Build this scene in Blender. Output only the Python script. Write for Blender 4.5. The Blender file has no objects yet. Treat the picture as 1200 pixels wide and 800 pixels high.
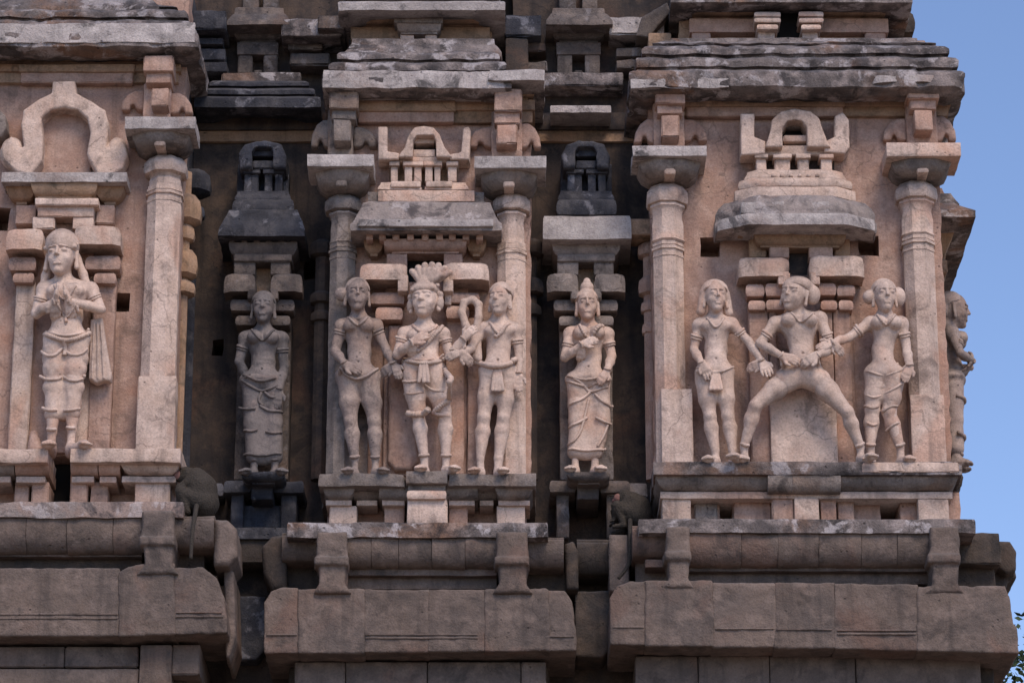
import bpy, bmesh, math, random
import numpy as np
from mathutils import Vector
random.seed(7)
S = bpy.context.scene
COL = S.collection
# ------------------------------------------------------------------ camera
PITCH = math.radians(20.0); DIST = 40.0; CAMZ = 1.7
CY = -DIST*math.cos(PITCH)
cam_d = bpy.data.cameras.new('camera'); cam = bpy.data.objects.new('camera', cam_d); COL.objects.link(cam)
cam.location = (0, CY, CAMZ); cam.rotation_euler = (math.radians(90)+PITCH, 0, 0)
cam_d.sensor_width = 36; cam_d.lens = 120; cam_d.clip_end = 5000
S.camera = cam
# ------------------------------------------------------------------ sky, sun, exposure
SUN_EL = math.radians(50); SUN_AZ = math.radians(24)      # azimuth from -Y (behind the camera) towards -X
wd = bpy.data.worlds.new('World'); S.world = wd; wd.use_nodes = True
wn = wd.node_tree; wn.nodes.clear()
sky = wn.nodes.new('ShaderNodeTexSky'); sky.sky_type = 'NISHITA'; sky.sun_disc = False
sky.sun_elevation = SUN_EL; sky.sun_rotation = math.radians(180-24)
sky.altitude = 400; sky.air_density = 1.0; sky.dust_density = 0.3; sky.ozone_density = 6.0
bg = wn.nodes.new('ShaderNodeBackground'); bg.inputs[1].default_value = 0.15
wo = wn.nodes.new('ShaderNodeOutputWorld')
tn = wn.nodes.new('ShaderNodeMix'); tn.data_type = 'RGBA'; tn.blend_type = 'MULTIPLY'; tn.inputs[0].default_value = 1; tn.inputs[7].default_value = (1.17, 1.0, .96, 1)
wn.links.new(sky.outputs[0], tn.inputs[6]); wn.links.new(tn.outputs[2], bg.inputs[0]); wn.links.new(bg.outputs[0], wo.inputs[0])
sd = bpy.data.lights.new('sun', 'SUN'); sun = bpy.data.objects.new('sun', sd); COL.objects.link(sun)
sd.energy = 2.15; sd.angle = math.radians(30); sd.color = (1.0, 0.81, 0.65)
_dir = Vector((math.cos(SUN_EL)*math.sin(SUN_AZ), -math.cos(SUN_EL)*math.cos(SUN_AZ), math.sin(SUN_EL)))
sun.rotation_euler = _dir.to_track_quat('Z', 'Y').to_euler()
sun.location = (-20, -30, 40)
S.view_settings.view_transform = 'Standard'; S.view_settings.look = 'None'
S.view_settings.exposure = 0.4; S.view_settings.gamma = 1.0
# ------------------------------------------------------------------ photo point -> place at a given depth
SP = 0.01/DIST
_cp, _sp = math.cos(PITCH), math.sin(PITCH)
def W(px, py, Y):
    v = (px-600)*SP; w = (400-py)*SP
    t = (Y-CY)/(_cp - w*_sp)
    return t*v, CAMZ + t*(_sp + w*_cp)
# ------------------------------------------------------------------ noise
def _h(i, j, k, s):
    n = (i*374761393 + j*668265263 + k*2147483647 + s*974711) & 0xffffffff
    n = ((n ^ (n >> 13))*1274126177) & 0xffffffff
    n = ((n ^ (n >> 15))*2246822519) & 0xffffffff
    return ((n ^ (n >> 16)) & 0xffff)/65535.0
def vnoise(P, s=0):
    P = np.asarray(P, dtype=np.float64); F = np.floor(P); I = F.astype(np.int64); f = P-F; f = f*f*(3-2*f)
    x, y, z = I[..., 0], I[..., 1], I[..., 2]; a, b, c = f[..., 0], f[..., 1], f[..., 2]
    r = 0
    for dx in (0, 1):
        for dy in (0, 1):
            for dz in (0, 1):
                r = r + _h(x+dx, y+dy, z+dz, s)*(a if dx else 1-a)*(b if dy else 1-b)*(c if dz else 1-c)
    return r
def fbm(P, s=0, o=3):
    P = np.asarray(P); r = 0; a = .5; t = 0
    for i in range(o):
        r = r + a*vnoise(P*(2.03**i)+i*17.3, s+i); t += a; a *= .5
    return r/t*2-1
# ------------------------------------------------------------------ mesh plumbing
def mk(name, V, F, smooth=40):
    me = bpy.data.meshes.new(name)
    me.from_pydata([tuple(map(float, v)) for v in V], [], [tuple(int(q) for q in f) for f in F])
    me.validate(); me.update()
    me.polygons.foreach_set('use_smooth', [True]*len(me.polygons))
    if smooth < 180: me.set_sharp_from_angle(angle=math.radians(smooth))
    return me
def obj(name, me, mat, parent=None, label=None, kind=None):
    o = bpy.data.objects.new(name, me); COL.objects.link(o)
    if parent is not None: o.parent = parent
    if mat is not None and me is not None and not me.materials: me.materials.append(mat)
    if label: o['label'] = label
    if kind: o['kind'] = kind
    return o
def thing(name, loc, label, cat, group=None, rz=0):
    o = bpy.data.objects.new(name, None); COL.objects.link(o); o.location = loc; o.rotation_euler = (0, 0, rz)
    o.empty_display_size = .2; o['label'] = label; o['category'] = cat
    if group: o['group'] = group
    return o
def _lat(a, b, r, seg):
    n = max(1, int(round((b-a-2*r)/seg)))
    return np.array([a] + list(np.linspace(a+r, b-r, n+1)) + [b])
def rbox(x0, x1, y0, y1, z0, z1, r=.012, seg=.09, amp=.006, f=7, chip=.02, sd=0):
    """weathered block: rounded edges, uneven faces, chipped arrises"""
    r = min(r, (x1-x0)*.3, (y1-y0)*.3, (z1-z0)*.3)
    X, Y, Z = _lat(x0, x1, r, seg), _lat(y0, y1, r, max(seg, .25)), _lat(z0, z1, r, seg)
    nx, ny, nz = len(X), len(Y), len(Z)
    I, J, K = np.meshgrid(np.arange(nx), np.arange(ny), np.arange(nz), indexing='ij')
    m = (I == 0) | (I == nx-1) | (J == 0) | (J == ny-1) | (K == 0) | (K == nz-1)
    idx = -np.ones((nx, ny, nz), dtype=int); idx[m] = np.arange(m.sum())
    P = np.stack([X[I[m]], Y[J[m]], Z[K[m]]], -1)
    lo = np.array([x0, y0, z0])+r; hi = np.array([x1, y1, z1])-r
    Q = np.clip(P, lo, hi); N = P-Q; L = np.linalg.norm(N, axis=1, keepdims=True)+1e-9; N = N/L
    P = Q + N*r
    e = (np.abs(N).max(1) < .95).astype(float)
    d = amp*fbm(P*f, sd) - e*chip*np.clip(fbm(P*5.1+31, sd+9, 2)-.05, 0, 1)*1.6
    P = P + N*d[:, None]
    F = []
    def side(A, flip):
        a, b, c, d_ = A[:-1, :-1], A[1:, :-1], A[1:, 1:], A[:-1, 1:]
        q = np.stack([a, b, c, d_] if not flip else [a, d_, c, b], -1).reshape(-1, 4); F.append(q)
    side(idx[0], True); side(idx[-1], False)
    side(idx[:, 0], False); side(idx[:, -1], True)
    side(idx[:, :, 0], True); side(idx[:, :, -1], False)
    return P, np.concatenate(F)
def join(*PF):
    V, F, n = [], [], 0
    for p, f in PF:
        V.append(np.asarray(p)); F += [tuple(int(q)+n for q in g) for g in f]; n += len(p)
    return np.concatenate(V), F
def sub_prof(prof, seg):
    out = [prof[0]]
    for a, b in zip(prof[:-1], prof[1:]):
        n = max(1, int(math.ceil(math.hypot(b[0]-a[0], b[1]-a[1])/seg)))
        for i in range(1, n+1): out.append((a[0]+(b[0]-a[0])*i/n, a[1]+(b[1]-a[1])*i/n))
    return out
def mould(path, prof, seg=.07, amp=.008, f=6, sd=0, chip=.015):
    """moulding swept along a plan path (left to right, outward = towards the viewer side), prof = (out, z) bottom to top"""
    n = len(path); nor = []
    for a, b in zip(path[:-1], path[1:]):
        d = np.array([b[0]-a[0], b[1]-a[1]], float); d /= np.linalg.norm(d)+1e-9; nor.append(np.array([d[1], -d[0]]))
    pts = []
    for i in range(n):
        if i == 0: m = nor[0]
        elif i == n-1: m = nor[-1]
        else:
            m = nor[i-1]+nor[i]; m = m/(np.dot(m, m)+1e-9)*2
        pts.append((np.array(path[i], float), m))
    P2 = [pts[0]]
    for (a, ma), (b, mb) in zip(pts[:-1], pts[1:]):
        k = max(1, int(np.linalg.norm(b-a)/seg))
        for i in range(1, k+1):
            t = i/k; P2.append((a+(b-a)*t, ma+(mb-ma)*t))
    pr = sub_prof(prof, seg); m = len(pr)
    V = np.array([[p[0]+w[0]*o, p[1]+w[1]*o, z] for p, w in P2 for o, z in pr])
    W2 = np.array([[w[0], w[1], 0] for p, w in P2 for o, z in pr])
    W2 /= np.linalg.norm(W2, axis=1, keepdims=True)
    nz = fbm(V*f, sd)
    zz = fbm(V*f*.7+55, sd+3)
    V = V + W2*(amp*nz - chip*np.clip(fbm(V*4.3+9, sd+5, 2)-.25, 0, 1))[:, None]
    V[:, 2] += amp*.9*zz
    F = []
    for i in range(len(P2)-1):
        for j in range(m-1):
            a = i*m+j; F.append((a, a+m, a+m+1, a+1))
    F.append(tuple(i*m for i in reversed(range(len(P2))))); F.append(tuple(i*m+m-1 for i in range(len(P2))))
    return V, F
def lathe(cx, cy, prof, n=8, rot=None, seg=.08, amp=.004, sx=1, sy=1, sd=0):
    if rot is None: rot = math.pi/n
    pr = sub_prof(prof, seg); k = 3 if n <= 8 else 1
    ang = []
    for i in range(n):
        a0 = rot+2*math.pi*i/n; a1 = rot+2*math.pi*(i+1)/n
        for j in range(k):
            t = j/k; x = math.cos(a0)*(1-t)+math.cos(a1)*t; y = math.sin(a0)*(1-t)+math.sin(a1)*t; ang.append((x, y))
    m = len(ang)
    V = np.array([[cx+r*x*sx, cy+r*y*sy, z] for r, z in pr for x, y in ang])
    N = np.array([[x, y, 0] for r, z in pr for x, y in ang])
    V = V + N*(amp*fbm(V*7, sd) - .012*np.clip(fbm(V*5, sd+4, 2)-.35, 0, 1))[:, None]
    F = []
    for i in range(len(pr)-1):
        for j in range(m):
            a = i*m+j; b = i*m+(j+1) % m; F.append((a, b, b+m, a+m))
    F.append(tuple(reversed(range(m)))); F.append(tuple((len(pr)-1)*m+j for j in range(m)))
    return V, F
def tube(pts, r, n=6):
    P = np.array(pts, float); V, F = [], []
    for i, p in enumerate(P):
        t = P[min(i+1, len(P)-1)]-P[max(i-1, 0)]; t /= np.linalg.norm(t)+1e-9
        u = np.cross(t, (0, 1, 0)); u /= np.linalg.norm(u)+1e-9; v = np.cross(t, u)
        rr = r[i] if hasattr(r, '__len__') else r
        for k in range(n):
            a = 2*math.pi*k/n; V.append(p+rr*(u*math.cos(a)+v*math.sin(a)))
    for i in range(len(P)-1):
        for k in range(n):
            F.append((i*n+k, i*n+(k+1) % n, (i+1)*n+(k+1) % n, (i+1)*n+k))
    F.append(tuple(reversed(range(n)))); F.append(tuple((len(P)-1)*n+k for k in range(n)))
    return np.array(V), F
# ------------------------------------------------------------------ implicit modelling (figures, scrolls, horseshoe arches)
class Field:
    def __init__(s, lo, hi, h):
        s.h = h; s.ax = [np.arange(lo[i], hi[i]+h, h) for i in range(3)]
        s.v = np.full([len(a) for a in s.ax], 1.0, np.float32)
    def _w(s, lo, hi, m):
        sl = []
        for i in range(3):
            a = np.searchsorted(s.ax[i], lo[i]-m); b = np.searchsorted(s.ax[i], hi[i]+m)
            if b <= a: return None
            sl.append(slice(a, b))
        return tuple(sl)
    def _g(s, sl): return np.meshgrid(*[s.ax[i][sl[i]].astype(np.float32) for i in range(3)], indexing='ij')
    def _mix(s, sl, d, k, sub=False):
        a = s.v[sl]
        if sub: a, d = -a, d
        hh = np.clip(k-np.abs(a-d), 0, None)/max(k, 1e-6)
        r = np.minimum(a, d) - hh*hh*k/4
        s.v[sl] = -r if sub else r
    def cap(s, a, b, ra, rb=None, k=.03, fy=1.0, sub=False):
        rb = ra if rb is None else rb; a = np.array(a, float); b = np.array(b, float); R = max(ra, rb)*max(1, fy)
        sl = s._w(np.minimum(a, b)-R, np.maximum(a, b)+R, k+2*s.h)
        if sl is None: return
        X, Y, Z = s._g(sl); ab = b-a; L = float((ab*ab).sum())+1e-9
        t = np.clip(((X-a[0])*ab[0]+(Y-a[1])*ab[1]+(Z-a[2])*ab[2])/L, 0, 1)
        dx = X-a[0]-ab[0]*t; dy = (Y-a[1]-ab[1]*t)/fy; dz = Z-a[2]-ab[2]*t
        s._mix(sl, np.sqrt(dx*dx+dy*dy+dz*dz)-(ra+(rb-ra)*t), k, sub)
    def ell(s, c, r, k=.03, tilt=0, yaw=0, sub=False):
        R = max(r); sl = s._w([q-R for q in c], [q+R for q in c], k+2*s.h)
        if sl is None: return
        X, Y, Z = s._g(sl); X = X-c[0]; Y = Y-c[1]; Z = Z-c[2]
        if tilt: ct, st = math.cos(tilt), math.sin(tilt); X, Z = X*ct+Z*st, -X*st+Z*ct
        if yaw: ct, st = math.cos(yaw), math.sin(yaw); X, Y = X*ct+Y*st, -X*st+Y*ct
        k0 = np.sqrt((X/r[0])**2+(Y/r[1])**2+(Z/r[2])**2); k1 = np.sqrt((X/r[0]**2)**2+(Y/r[1]**2)**2+(Z/r[2]**2)**2)+1e-6
        s._mix(sl, k0*(k0-1)/k1, k, sub)
    def line(s, pts, r, k=.01, r1=None):
        n = len(pts)-1; r1 = r if r1 is None else r1
        for i in range(n): s.cap(pts[i], pts[i+1], r+(r1-r)*i/n, r+(r1-r)*(i+1)/n, k)
    def poly(s, pts, y0, y1, rd=.02, k=.02, sub=False):
        P = np.array(pts, float); lo = P.min(0); hi = P.max(0)
        sl = s._w((lo[0], y0, lo[1]), (hi[0], y1, hi[1]), k+2*s.h+rd)
        if sl is None: return
        X, Z = np.meshgrid(s.ax[0][sl[0]], s.ax[2][sl[2]], indexing='ij')
        d = np.full(X.shape, 1e9); ins = np.zeros(X.shape, bool); n = len(P)
        for i in range(n):
            a = P[i]; b = P[(i+1) % n]; e = b-a; wx = X-a[0]; wz = Z-a[1]
            t = np.clip((wx*e[0]+wz*e[1])/(e@e+1e-12), 0, 1); d = np.minimum(d, (wx-e[0]*t)**2+(wz-e[1]*t)**2)
            c = ((a[1] <= Z) & (b[1] > Z)) | ((b[1] <= Z) & (a[1] > Z))
            xi = a[0]+(Z-a[1])/(b[1]-a[1]+1e-12)*(b[0]-a[0]); ins ^= c & (X < xi)
        d = np.sqrt(d)*np.where(ins, -1, 1)
        y = s.ax[1][sl[1]]; dy = np.abs(y-(y0+y1)/2)-(y1-y0)/2+rd
        A = (d+rd)[:, None, :]; B = dy[None, :, None]
        D = np.minimum(np.maximum(A, B), 0)+np.sqrt(np.clip(A, 0, None)**2+np.clip(B, 0, None)**2)-rd
        s._mix(sl, D.astype(np.float32), k, sub)
    def rough(s, amp, f, sd=0):
        X, Y, Z = np.meshgrid(*s.ax, indexing='ij'); m = np.abs(s.v) < .05
        P = np.stack([X[m], Y[m], Z[m]], -1); s.v[m] += (amp*fbm(P*f, sd)).astype(np.float32)
    def front(s, x, z):
        i = int(round((x-s.ax[0][0])/s.h)); k = int(round((z-s.ax[2][0])/s.h))
        if not (0 <= i < len(s.ax[0]) and 0 <= k < len(s.ax[2])): return None
        c = np.where(s.v[i, :, k] < 0)[0]
        if not len(c): return None
        j = c[0]
        if j == 0: return s.ax[1][0]
        a, b = s.v[i, j-1, k], s.v[i, j, k]; return s.ax[1][j-1]+s.h*a/(a-b)
    def mesh(s):
        v = s.v; v = np.pad(v, 1, constant_values=1.0); o = [a[0]-s.h for a in s.ax]; I = v < 0
        nx, ny, nz = [q-1 for q in v.shape]
        C = [(a, b, c) for a in (0, 1) for b in (0, 1) for c in (0, 1)]
        cs = sum(I[a:a+nx, b:b+ny, c:c+nz].astype(np.int8) for a, b, c in C)
        act = (cs > 0) & (cs < 8); ci = np.argwhere(act); idx = -np.ones(act.shape, int); idx[act] = np.arange(len(ci))
        val = {c: v[ci[:, 0]+c[0], ci[:, 1]+c[1], ci[:, 2]+c[2]] for c in C}
        acc = np.zeros((len(ci), 3)); cnt = np.zeros(len(ci))
        for c in C:
            for ax in range(3):
                if c[ax] == 0:
                    e = list(c); e[ax] = 1; e = tuple(e); a, b = val[c], val[e]; m = (a < 0) != (b < 0)
                    t = np.where(m, a/np.where(m, a-b, 1), 0); p = np.array(c, float)[None, :].repeat(len(ci), 0); p[:, ax] += t
                    acc[m] += p[m]; cnt[m] += 1
        P = (ci+acc/cnt[:, None])*s.h+np.array(o)
        F = []
        for ax in range(3):
            u, w = (ax+1) % 3, (ax+2) % 3
            sa = [slice(0, None)]*3; sb = [slice(0, None)]*3
            sa[ax] = slice(0, -1); sb[ax] = slice(1, None)
            A = I[tuple(sa)]; B = I[tuple(sb)]; E = np.argwhere(A != B)
            E = E[(E[:, u] > 0) & (E[:, w] > 0) & (E[:, u] < v.shape[u]-1) & (E[:, w] < v.shape[w]-1)]
            if not len(E): continue
            fl = A[E[:, 0], E[:, 1], E[:, 2]]
            def g(du, dw):
                e = E.copy(); e[:, u] -= du; e[:, w] -= dw; return idx[e[:, 0], e[:, 1], e[:, 2]]
            q = np.stack([g(1, 1), g(0, 1), g(0, 0), g(1, 0)], -1)
            q[~fl] = q[~fl][:, ::-1]; F.append(q)
        return P, np.concatenate(F)
def smesh(name, fld):
    P, F = fld.mesh(); me = bpy.data.meshes.new(name)
    me.vertices.add(len(P)); me.vertices.foreach_set('co', P.ravel())
    me.loops.add(len(F)*4); me.loops.foreach_set('vertex_index', F.ravel().astype(np.int32))
    me.polygons.add(len(F)); me.polygons.foreach_set('loop_start', np.arange(0, len(F)*4, 4, dtype=np.int32))
    me.polygons.foreach_set('loop_total', np.full(len(F), 4, np.int32)); me.update(calc_edges=True); me.validate()
    me.polygons.foreach_set('use_smooth', [True]*len(me.polygons)); return me
# ------------------------------------------------------------------ materials
def stone(name, cols, stain=(.5, .25, .16), stain_amt=.35, dirt=(.06, .055, .05), dirt_amt=.3, top=(.10, .10, .11), top_amt=.5,
          pale=(.62, .60, .62), pale_amt=.0, bump=.5, scale=1.0, rough=.92, streak=.3, pale_th=.56, crack=.42):
    m = bpy.data.materials.new(name); m.use_nodes = True; nt = m.node_tree; N = nt.nodes; L = nt.links; N.clear()
    out = N.new('ShaderNodeOutputMaterial'); b = N.new('ShaderNodeBsdfPrincipled'); L.new(b.outputs[0], out.inputs[0])
    b.inputs['Roughness'].default_value = rough; b.inputs['Specular IOR Level'].default_value = .25
    geo = N.new('ShaderNodeNewGeometry'); oi = N.new('ShaderNodeObjectInfo')
    def noise(sc, det=4, rg=.55, vec=None, ds=0):
        n = N.new('ShaderNodeTexNoise'); n.inputs['Scale'].default_value = sc*scale; n.inputs['Detail'].default_value = det
        n.inputs['Roughness'].default_value = rg; n.inputs['Distortion'].default_value = ds
        L.new(vec or geo.outputs['Position'], n.inputs['Vector']); return n.outputs[0]
    def ramp(v, a, c, lo=0, hi=1):
        r = N.new('ShaderNodeMapRange'); r.interpolation_type = 'SMOOTHSTEP'
        for i, q in enumerate((a, c, lo, hi)): r.inputs[i+1].default_value = q
        L.new(v, r.inputs[0]); return r.outputs[0]
    def mth(op, x, y):
        n = N.new('ShaderNodeMath'); n.operation = op
        for i, q in enumerate((x, y)):
            if isinstance(q, (int, float)): n.inputs[i].default_value = q
            else: L.new(q, n.inputs[i])
        return n.outputs[0]
    def mix(fac, x, y, bt='MIX'):
        n = N.new('ShaderNodeMix'); n.data_type = 'RGBA'; n.blend_type = bt
        for i, q in ((0, fac), (6, x), (7, y)):
            if isinstance(q, (int, float)): n.inputs[i].default_value = q
            elif isinstance(q, tuple): n.inputs[i].default_value = q+(1,)
            else: L.new(q, n.inputs[i])
        return n.outputs[2]
    off = N.new('ShaderNodeVectorMath'); off.operation = 'MULTIPLY_ADD'; L.new(oi.outputs['Random'], off.inputs[0]); off.inputs[1].default_value = (23.0, 31.0, 17.0); L.new(geo.outputs['Position'], off.inputs[2])
    c = mix(ramp(noise(1.3, 5), .35, .65), cols[0], cols[1])
    c = mix(ramp(noise(4.5, 6, .6, off.outputs[0]), .42, .68), c, cols[2] if len(cols) > 2 else cols[0])
    c = mix(mth('MULTIPLY', ramp(noise(.9, 5, .6, off.outputs[0], .6), .52, .66), stain_amt), c, stain)
    if streak:
        mp = N.new('ShaderNodeMapping'); mp.inputs['Scale'].default_value = (5, 5, .45); L.new(geo.outputs['Position'], mp.inputs[0])
        c = mix(mth('MULTIPLY', ramp(noise(1.2, 4, .6, mp.outputs[0]), .5, .72), streak), c, dirt)
    c = mix(mth('MULTIPLY', ramp(noise(2.3, 9, .7, off.outputs[0], .5), .52, .66), dirt_amt), c, dirt)
    if pale_amt: c = mix(mth('MULTIPLY', ramp(noise(3.4, 8, .65, off.outputs[0], .4), pale_th, pale_th+.08), pale_amt), c, pale)
    sp = N.new('ShaderNodeSeparateXYZ'); L.new(geo.outputs['Normal'], sp.inputs[0])
    up = ramp(sp.outputs[2], .25, .8)
    c = mix(mth('MULTIPLY', mth('MULTIPLY', up, ramp(noise(6, 6, .65), .35, .6)), top_amt), c, top)
    # small black pits and speckle
    vo = N.new('ShaderNodeTexVoronoi'); vo.inputs['Scale'].default_value = 9*scale; L.new(off.outputs[0], vo.inputs['Vector'])
    pit = mth('MULTIPLY', ramp(vo.outputs['Distance'], .16, .06), ramp(noise(3.1, 2), .5, .62))
    c = mix(mth('MULTIPLY', pit, .6), c, dirt)
    c = mix(mth('MULTIPLY', ramp(noise(42, 3, .7), .35, .75), .34), c, dirt)
    if crack:
        dn = N.new('ShaderNodeTexNoise'); dn.inputs['Scale'].default_value = 3.5; dn.inputs['Detail'].default_value = 5; L.new(geo.outputs['Position'], dn.inputs['Vector'])
        av = N.new('ShaderNodeMix'); av.data_type = 'RGBA'; av.inputs[0].default_value = .28; L.new(geo.outputs['Position'], av.inputs[6]); L.new(dn.outputs['Color'], av.inputs[7])
        ve = N.new('ShaderNodeTexVoronoi'); ve.feature = 'DISTANCE_TO_EDGE'; ve.inputs['Scale'].default_value = 2.6; L.new(av.outputs[2], ve.inputs['Vector'])
        cr = mth('MULTIPLY', ramp(ve.outputs[0], .018, .004), ramp(noise(1.1, 2, .5, off.outputs[0]), .5, .6))
        c = mix(mth('MULTIPLY', cr, crack), c, dirt)
    rv = ramp(oi.outputs['Random'], 0, 1, .90, 1.08); comb = N.new('ShaderNodeCombineColor')
    for i in range(3): L.new(rv, comb.inputs[i])
    c = mix(1.0, c, comb.outputs[0], 'MULTIPLY')
    L.new(c, b.inputs['Base Color'])
    hgt = mth('ADD', mth('MULTIPLY', noise(9, 8, .65), .9), mth('MULTIPLY', noise(45, 4, .6), .28))
    hgt = mth('SUBTRACT', hgt, mth('MULTIPLY', pit, .35))
    bp = N.new('ShaderNodeBump'); bp.inputs['Strength'].default_value = bump; bp.inputs['Distance'].default_value = .03
    L.new(hgt, bp.inputs['Height']); L.new(bp.outputs[0], b.inputs['Normal'])
    return m
M = {}
M['wall'] = stone('pink_plaster', [(.49, .315, .24), (.40, .262, .205), (.54, .375, .30)], stain=(.46, .235, .155), stain_amt=.45, dirt=(.10, .075, .06), dirt_amt=.45, streak=.4, bump=.7)
M['warm'] = stone('ochre_plaster', [(.37, .235, .145), (.31, .21, .145), (.42, .28, .19)], stain=(.44, .22, .12), stain_amt=.3, dirt=(.08, .065, .045), dirt_amt=.6, streak=.4, bump=.6)
M['pale'] = stone('pale_stucco', [(.63, .47, .375), (.54, .415, .345), (.69, .54, .45)], stain=(.54, .28, .18), stain_amt=.45, dirt=(.10, .08, .07), dirt_amt=.55, streak=.45, top=(.12, .11, .11), bump=.7)
M['figure'] = stone('figure_stucco', [(.64, .48, .385), (.56, .43, .355), (.70, .55, .46)], stain=(.54, .30, .20), stain_amt=.45, dirt=(.15, .115, .10), dirt_amt=.38, streak=.2, top=(.16, .145, .14), top_amt=.5, bump=.45, crack=.2)
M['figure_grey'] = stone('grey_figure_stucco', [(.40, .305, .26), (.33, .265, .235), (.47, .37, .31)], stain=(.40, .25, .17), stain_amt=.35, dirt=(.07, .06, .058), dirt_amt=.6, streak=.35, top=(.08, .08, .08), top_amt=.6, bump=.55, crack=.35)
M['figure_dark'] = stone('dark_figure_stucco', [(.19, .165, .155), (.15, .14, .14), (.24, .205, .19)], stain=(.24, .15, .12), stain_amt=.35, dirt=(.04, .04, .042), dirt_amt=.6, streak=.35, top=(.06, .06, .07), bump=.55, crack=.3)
M['eave'] = stone('weathered_eave', [(.17, .145, .135), (.07, .062, .062), (.32, .27, .25)], stain=(.30, .16, .09), stain_amt=.55, dirt=(.03, .027, .027), dirt_amt=.85, pale=(.52, .48, .48), pale_amt=.65, pale_th=.53, top=(.10, .10, .115), top_amt=.6, streak=.4, bump=1.2)
M['lip'] = stone('limewashed_lip', [(.46, .41, .385), (.35, .315, .30), (.55, .50, .47)], stain=(.26, .18, .14), stain_amt=.5, dirt=(.06, .055, .055), dirt_amt=.85, top=(.25, .24, .26), top_amt=.5, streak=.35, bump=1.0)
M['roof'] = stone('weathered_shrine_roof', [(.30, .255, .23), (.20, .175, .165), (.38, .32, .29)], stain=(.34, .20, .14), stain_amt=.4, dirt=(.07, .06, .06), dirt_amt=.9, pale=(.56, .51, .50), pale_amt=.5, top=(.2, .19, .2), streak=.5, bump=1.1)
M['dark_brown'] = stone('dark_brown_plaster', [(.08, .06, .049), (.042, .037, .037), (.108, .078, .06)], stain=(.17, .09, .06), stain_amt=.45, dirt=(.02, .02, .022), dirt_amt=.6, streak=.6, bump=.5)  # dark brown plaster for recess walls, side returns and slot backs
M['blue'] = stone('blue_black_plaster', [(.055, .057, .068), (.028, .03, .04), (.09, .088, .095)], stain=(.05, .06, .085), stain_amt=.5, dirt=(.02, .022, .028), dirt_amt=.7, pale=(.27, .27, .30), pale_amt=.5, streak=.5, bump=.9)  # blue-black plaster, mostly in and around the recesses
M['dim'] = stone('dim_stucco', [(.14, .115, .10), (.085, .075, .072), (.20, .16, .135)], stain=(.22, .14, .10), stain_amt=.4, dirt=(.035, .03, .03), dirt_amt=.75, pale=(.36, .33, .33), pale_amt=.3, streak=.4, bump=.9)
M['greyst'] = stone('grey_stucco', [(.25, .205, .175), (.19, .165, .15), (.32, .265, .23)], stain=(.32, .20, .13), stain_amt=.45, dirt=(.05, .042, .04), dirt_amt=.75, pale=(.45, .40, .38), pale_amt=.25, streak=.4, bump=.9)
M['granite'] = stone('granite', [(.175, .132, .107), (.128, .103, .09), (.215, .165, .138)], stain=(.20, .105, .075), stain_amt=.4, dirt=(.05, .043, .04), dirt_amt=.6, top=(.16, .145, .135), streak=.45, bump=.9, rough=.88, crack=.3)
M['granite_dark'] = stone('dark_granite', [(.085, .066, .053), (.06, .052, .048), (.11, .083, .065)], stain=(.10, .065, .045), stain_amt=.4, dirt=(.02, .02, .02), dirt_amt=.5, streak=.4, bump=.8)
M['shade_black'] = stone('painted_shade_black', [(.02, .018, .017), (.015, .014, .014)], stain_amt=0, dirt=(.01, .01, .01), streak=0, bump=.3)  # near-black colour painted in place of deep shade in openings and upper recesses
def plain(name, col, col2=None, sc=20, rough=.9, bump=.3):
    m = bpy.data.materials.new(name); m.use_nodes = True; nt = m.node_tree; b = nt.nodes['Principled BSDF']; b.inputs['Roughness'].default_value = rough
    n = nt.nodes.new('ShaderNodeTexNoise'); n.inputs['Scale'].default_value = sc; n.inputs['Detail'].default_value = 6
    tc = nt.nodes.new('ShaderNodeNewGeometry'); nt.links.new(tc.outputs['Position'], n.inputs['Vector'])
    r = nt.nodes.new('ShaderNodeValToRGB'); r.color_ramp.elements[0].color = col+(1,); r.color_ramp.elements[1].color = (col2 or col)+(1,)
    r.color_ramp.elements[0].position = .35; r.color_ramp.elements[1].position = .65
    nt.links.new(n.outputs[0], r.inputs[0]); nt.links.new(r.outputs[0], b.inputs['Base Color'])
    bp = nt.nodes.new('ShaderNodeBump'); bp.inputs['Strength'].default_value = bump; bp.inputs['Distance'].default_value = .02
    nt.links.new(n.outputs[0], bp.inputs['Height']); nt.links.new(bp.outputs[0], b.inputs['Normal']); return m
M['fur'] = plain('dark_fur', (.02, .016, .012), (.048, .038, .028), 60, .85, .8)
M['skin'] = plain('bare_monkey_skin', (.16, .08, .07), (.22, .11, .09), 30)
M['leaf'] = plain('dark_leaves', (.025, .045, .018), (.05, .08, .03), 3)
M['bark'] = plain('bark', (.09, .07, .05), (.14, .11, .08), 8)
M['ground'] = plain('dusty_ground', (.20, .15, .11), (.28, .22, .17), .6)
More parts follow.
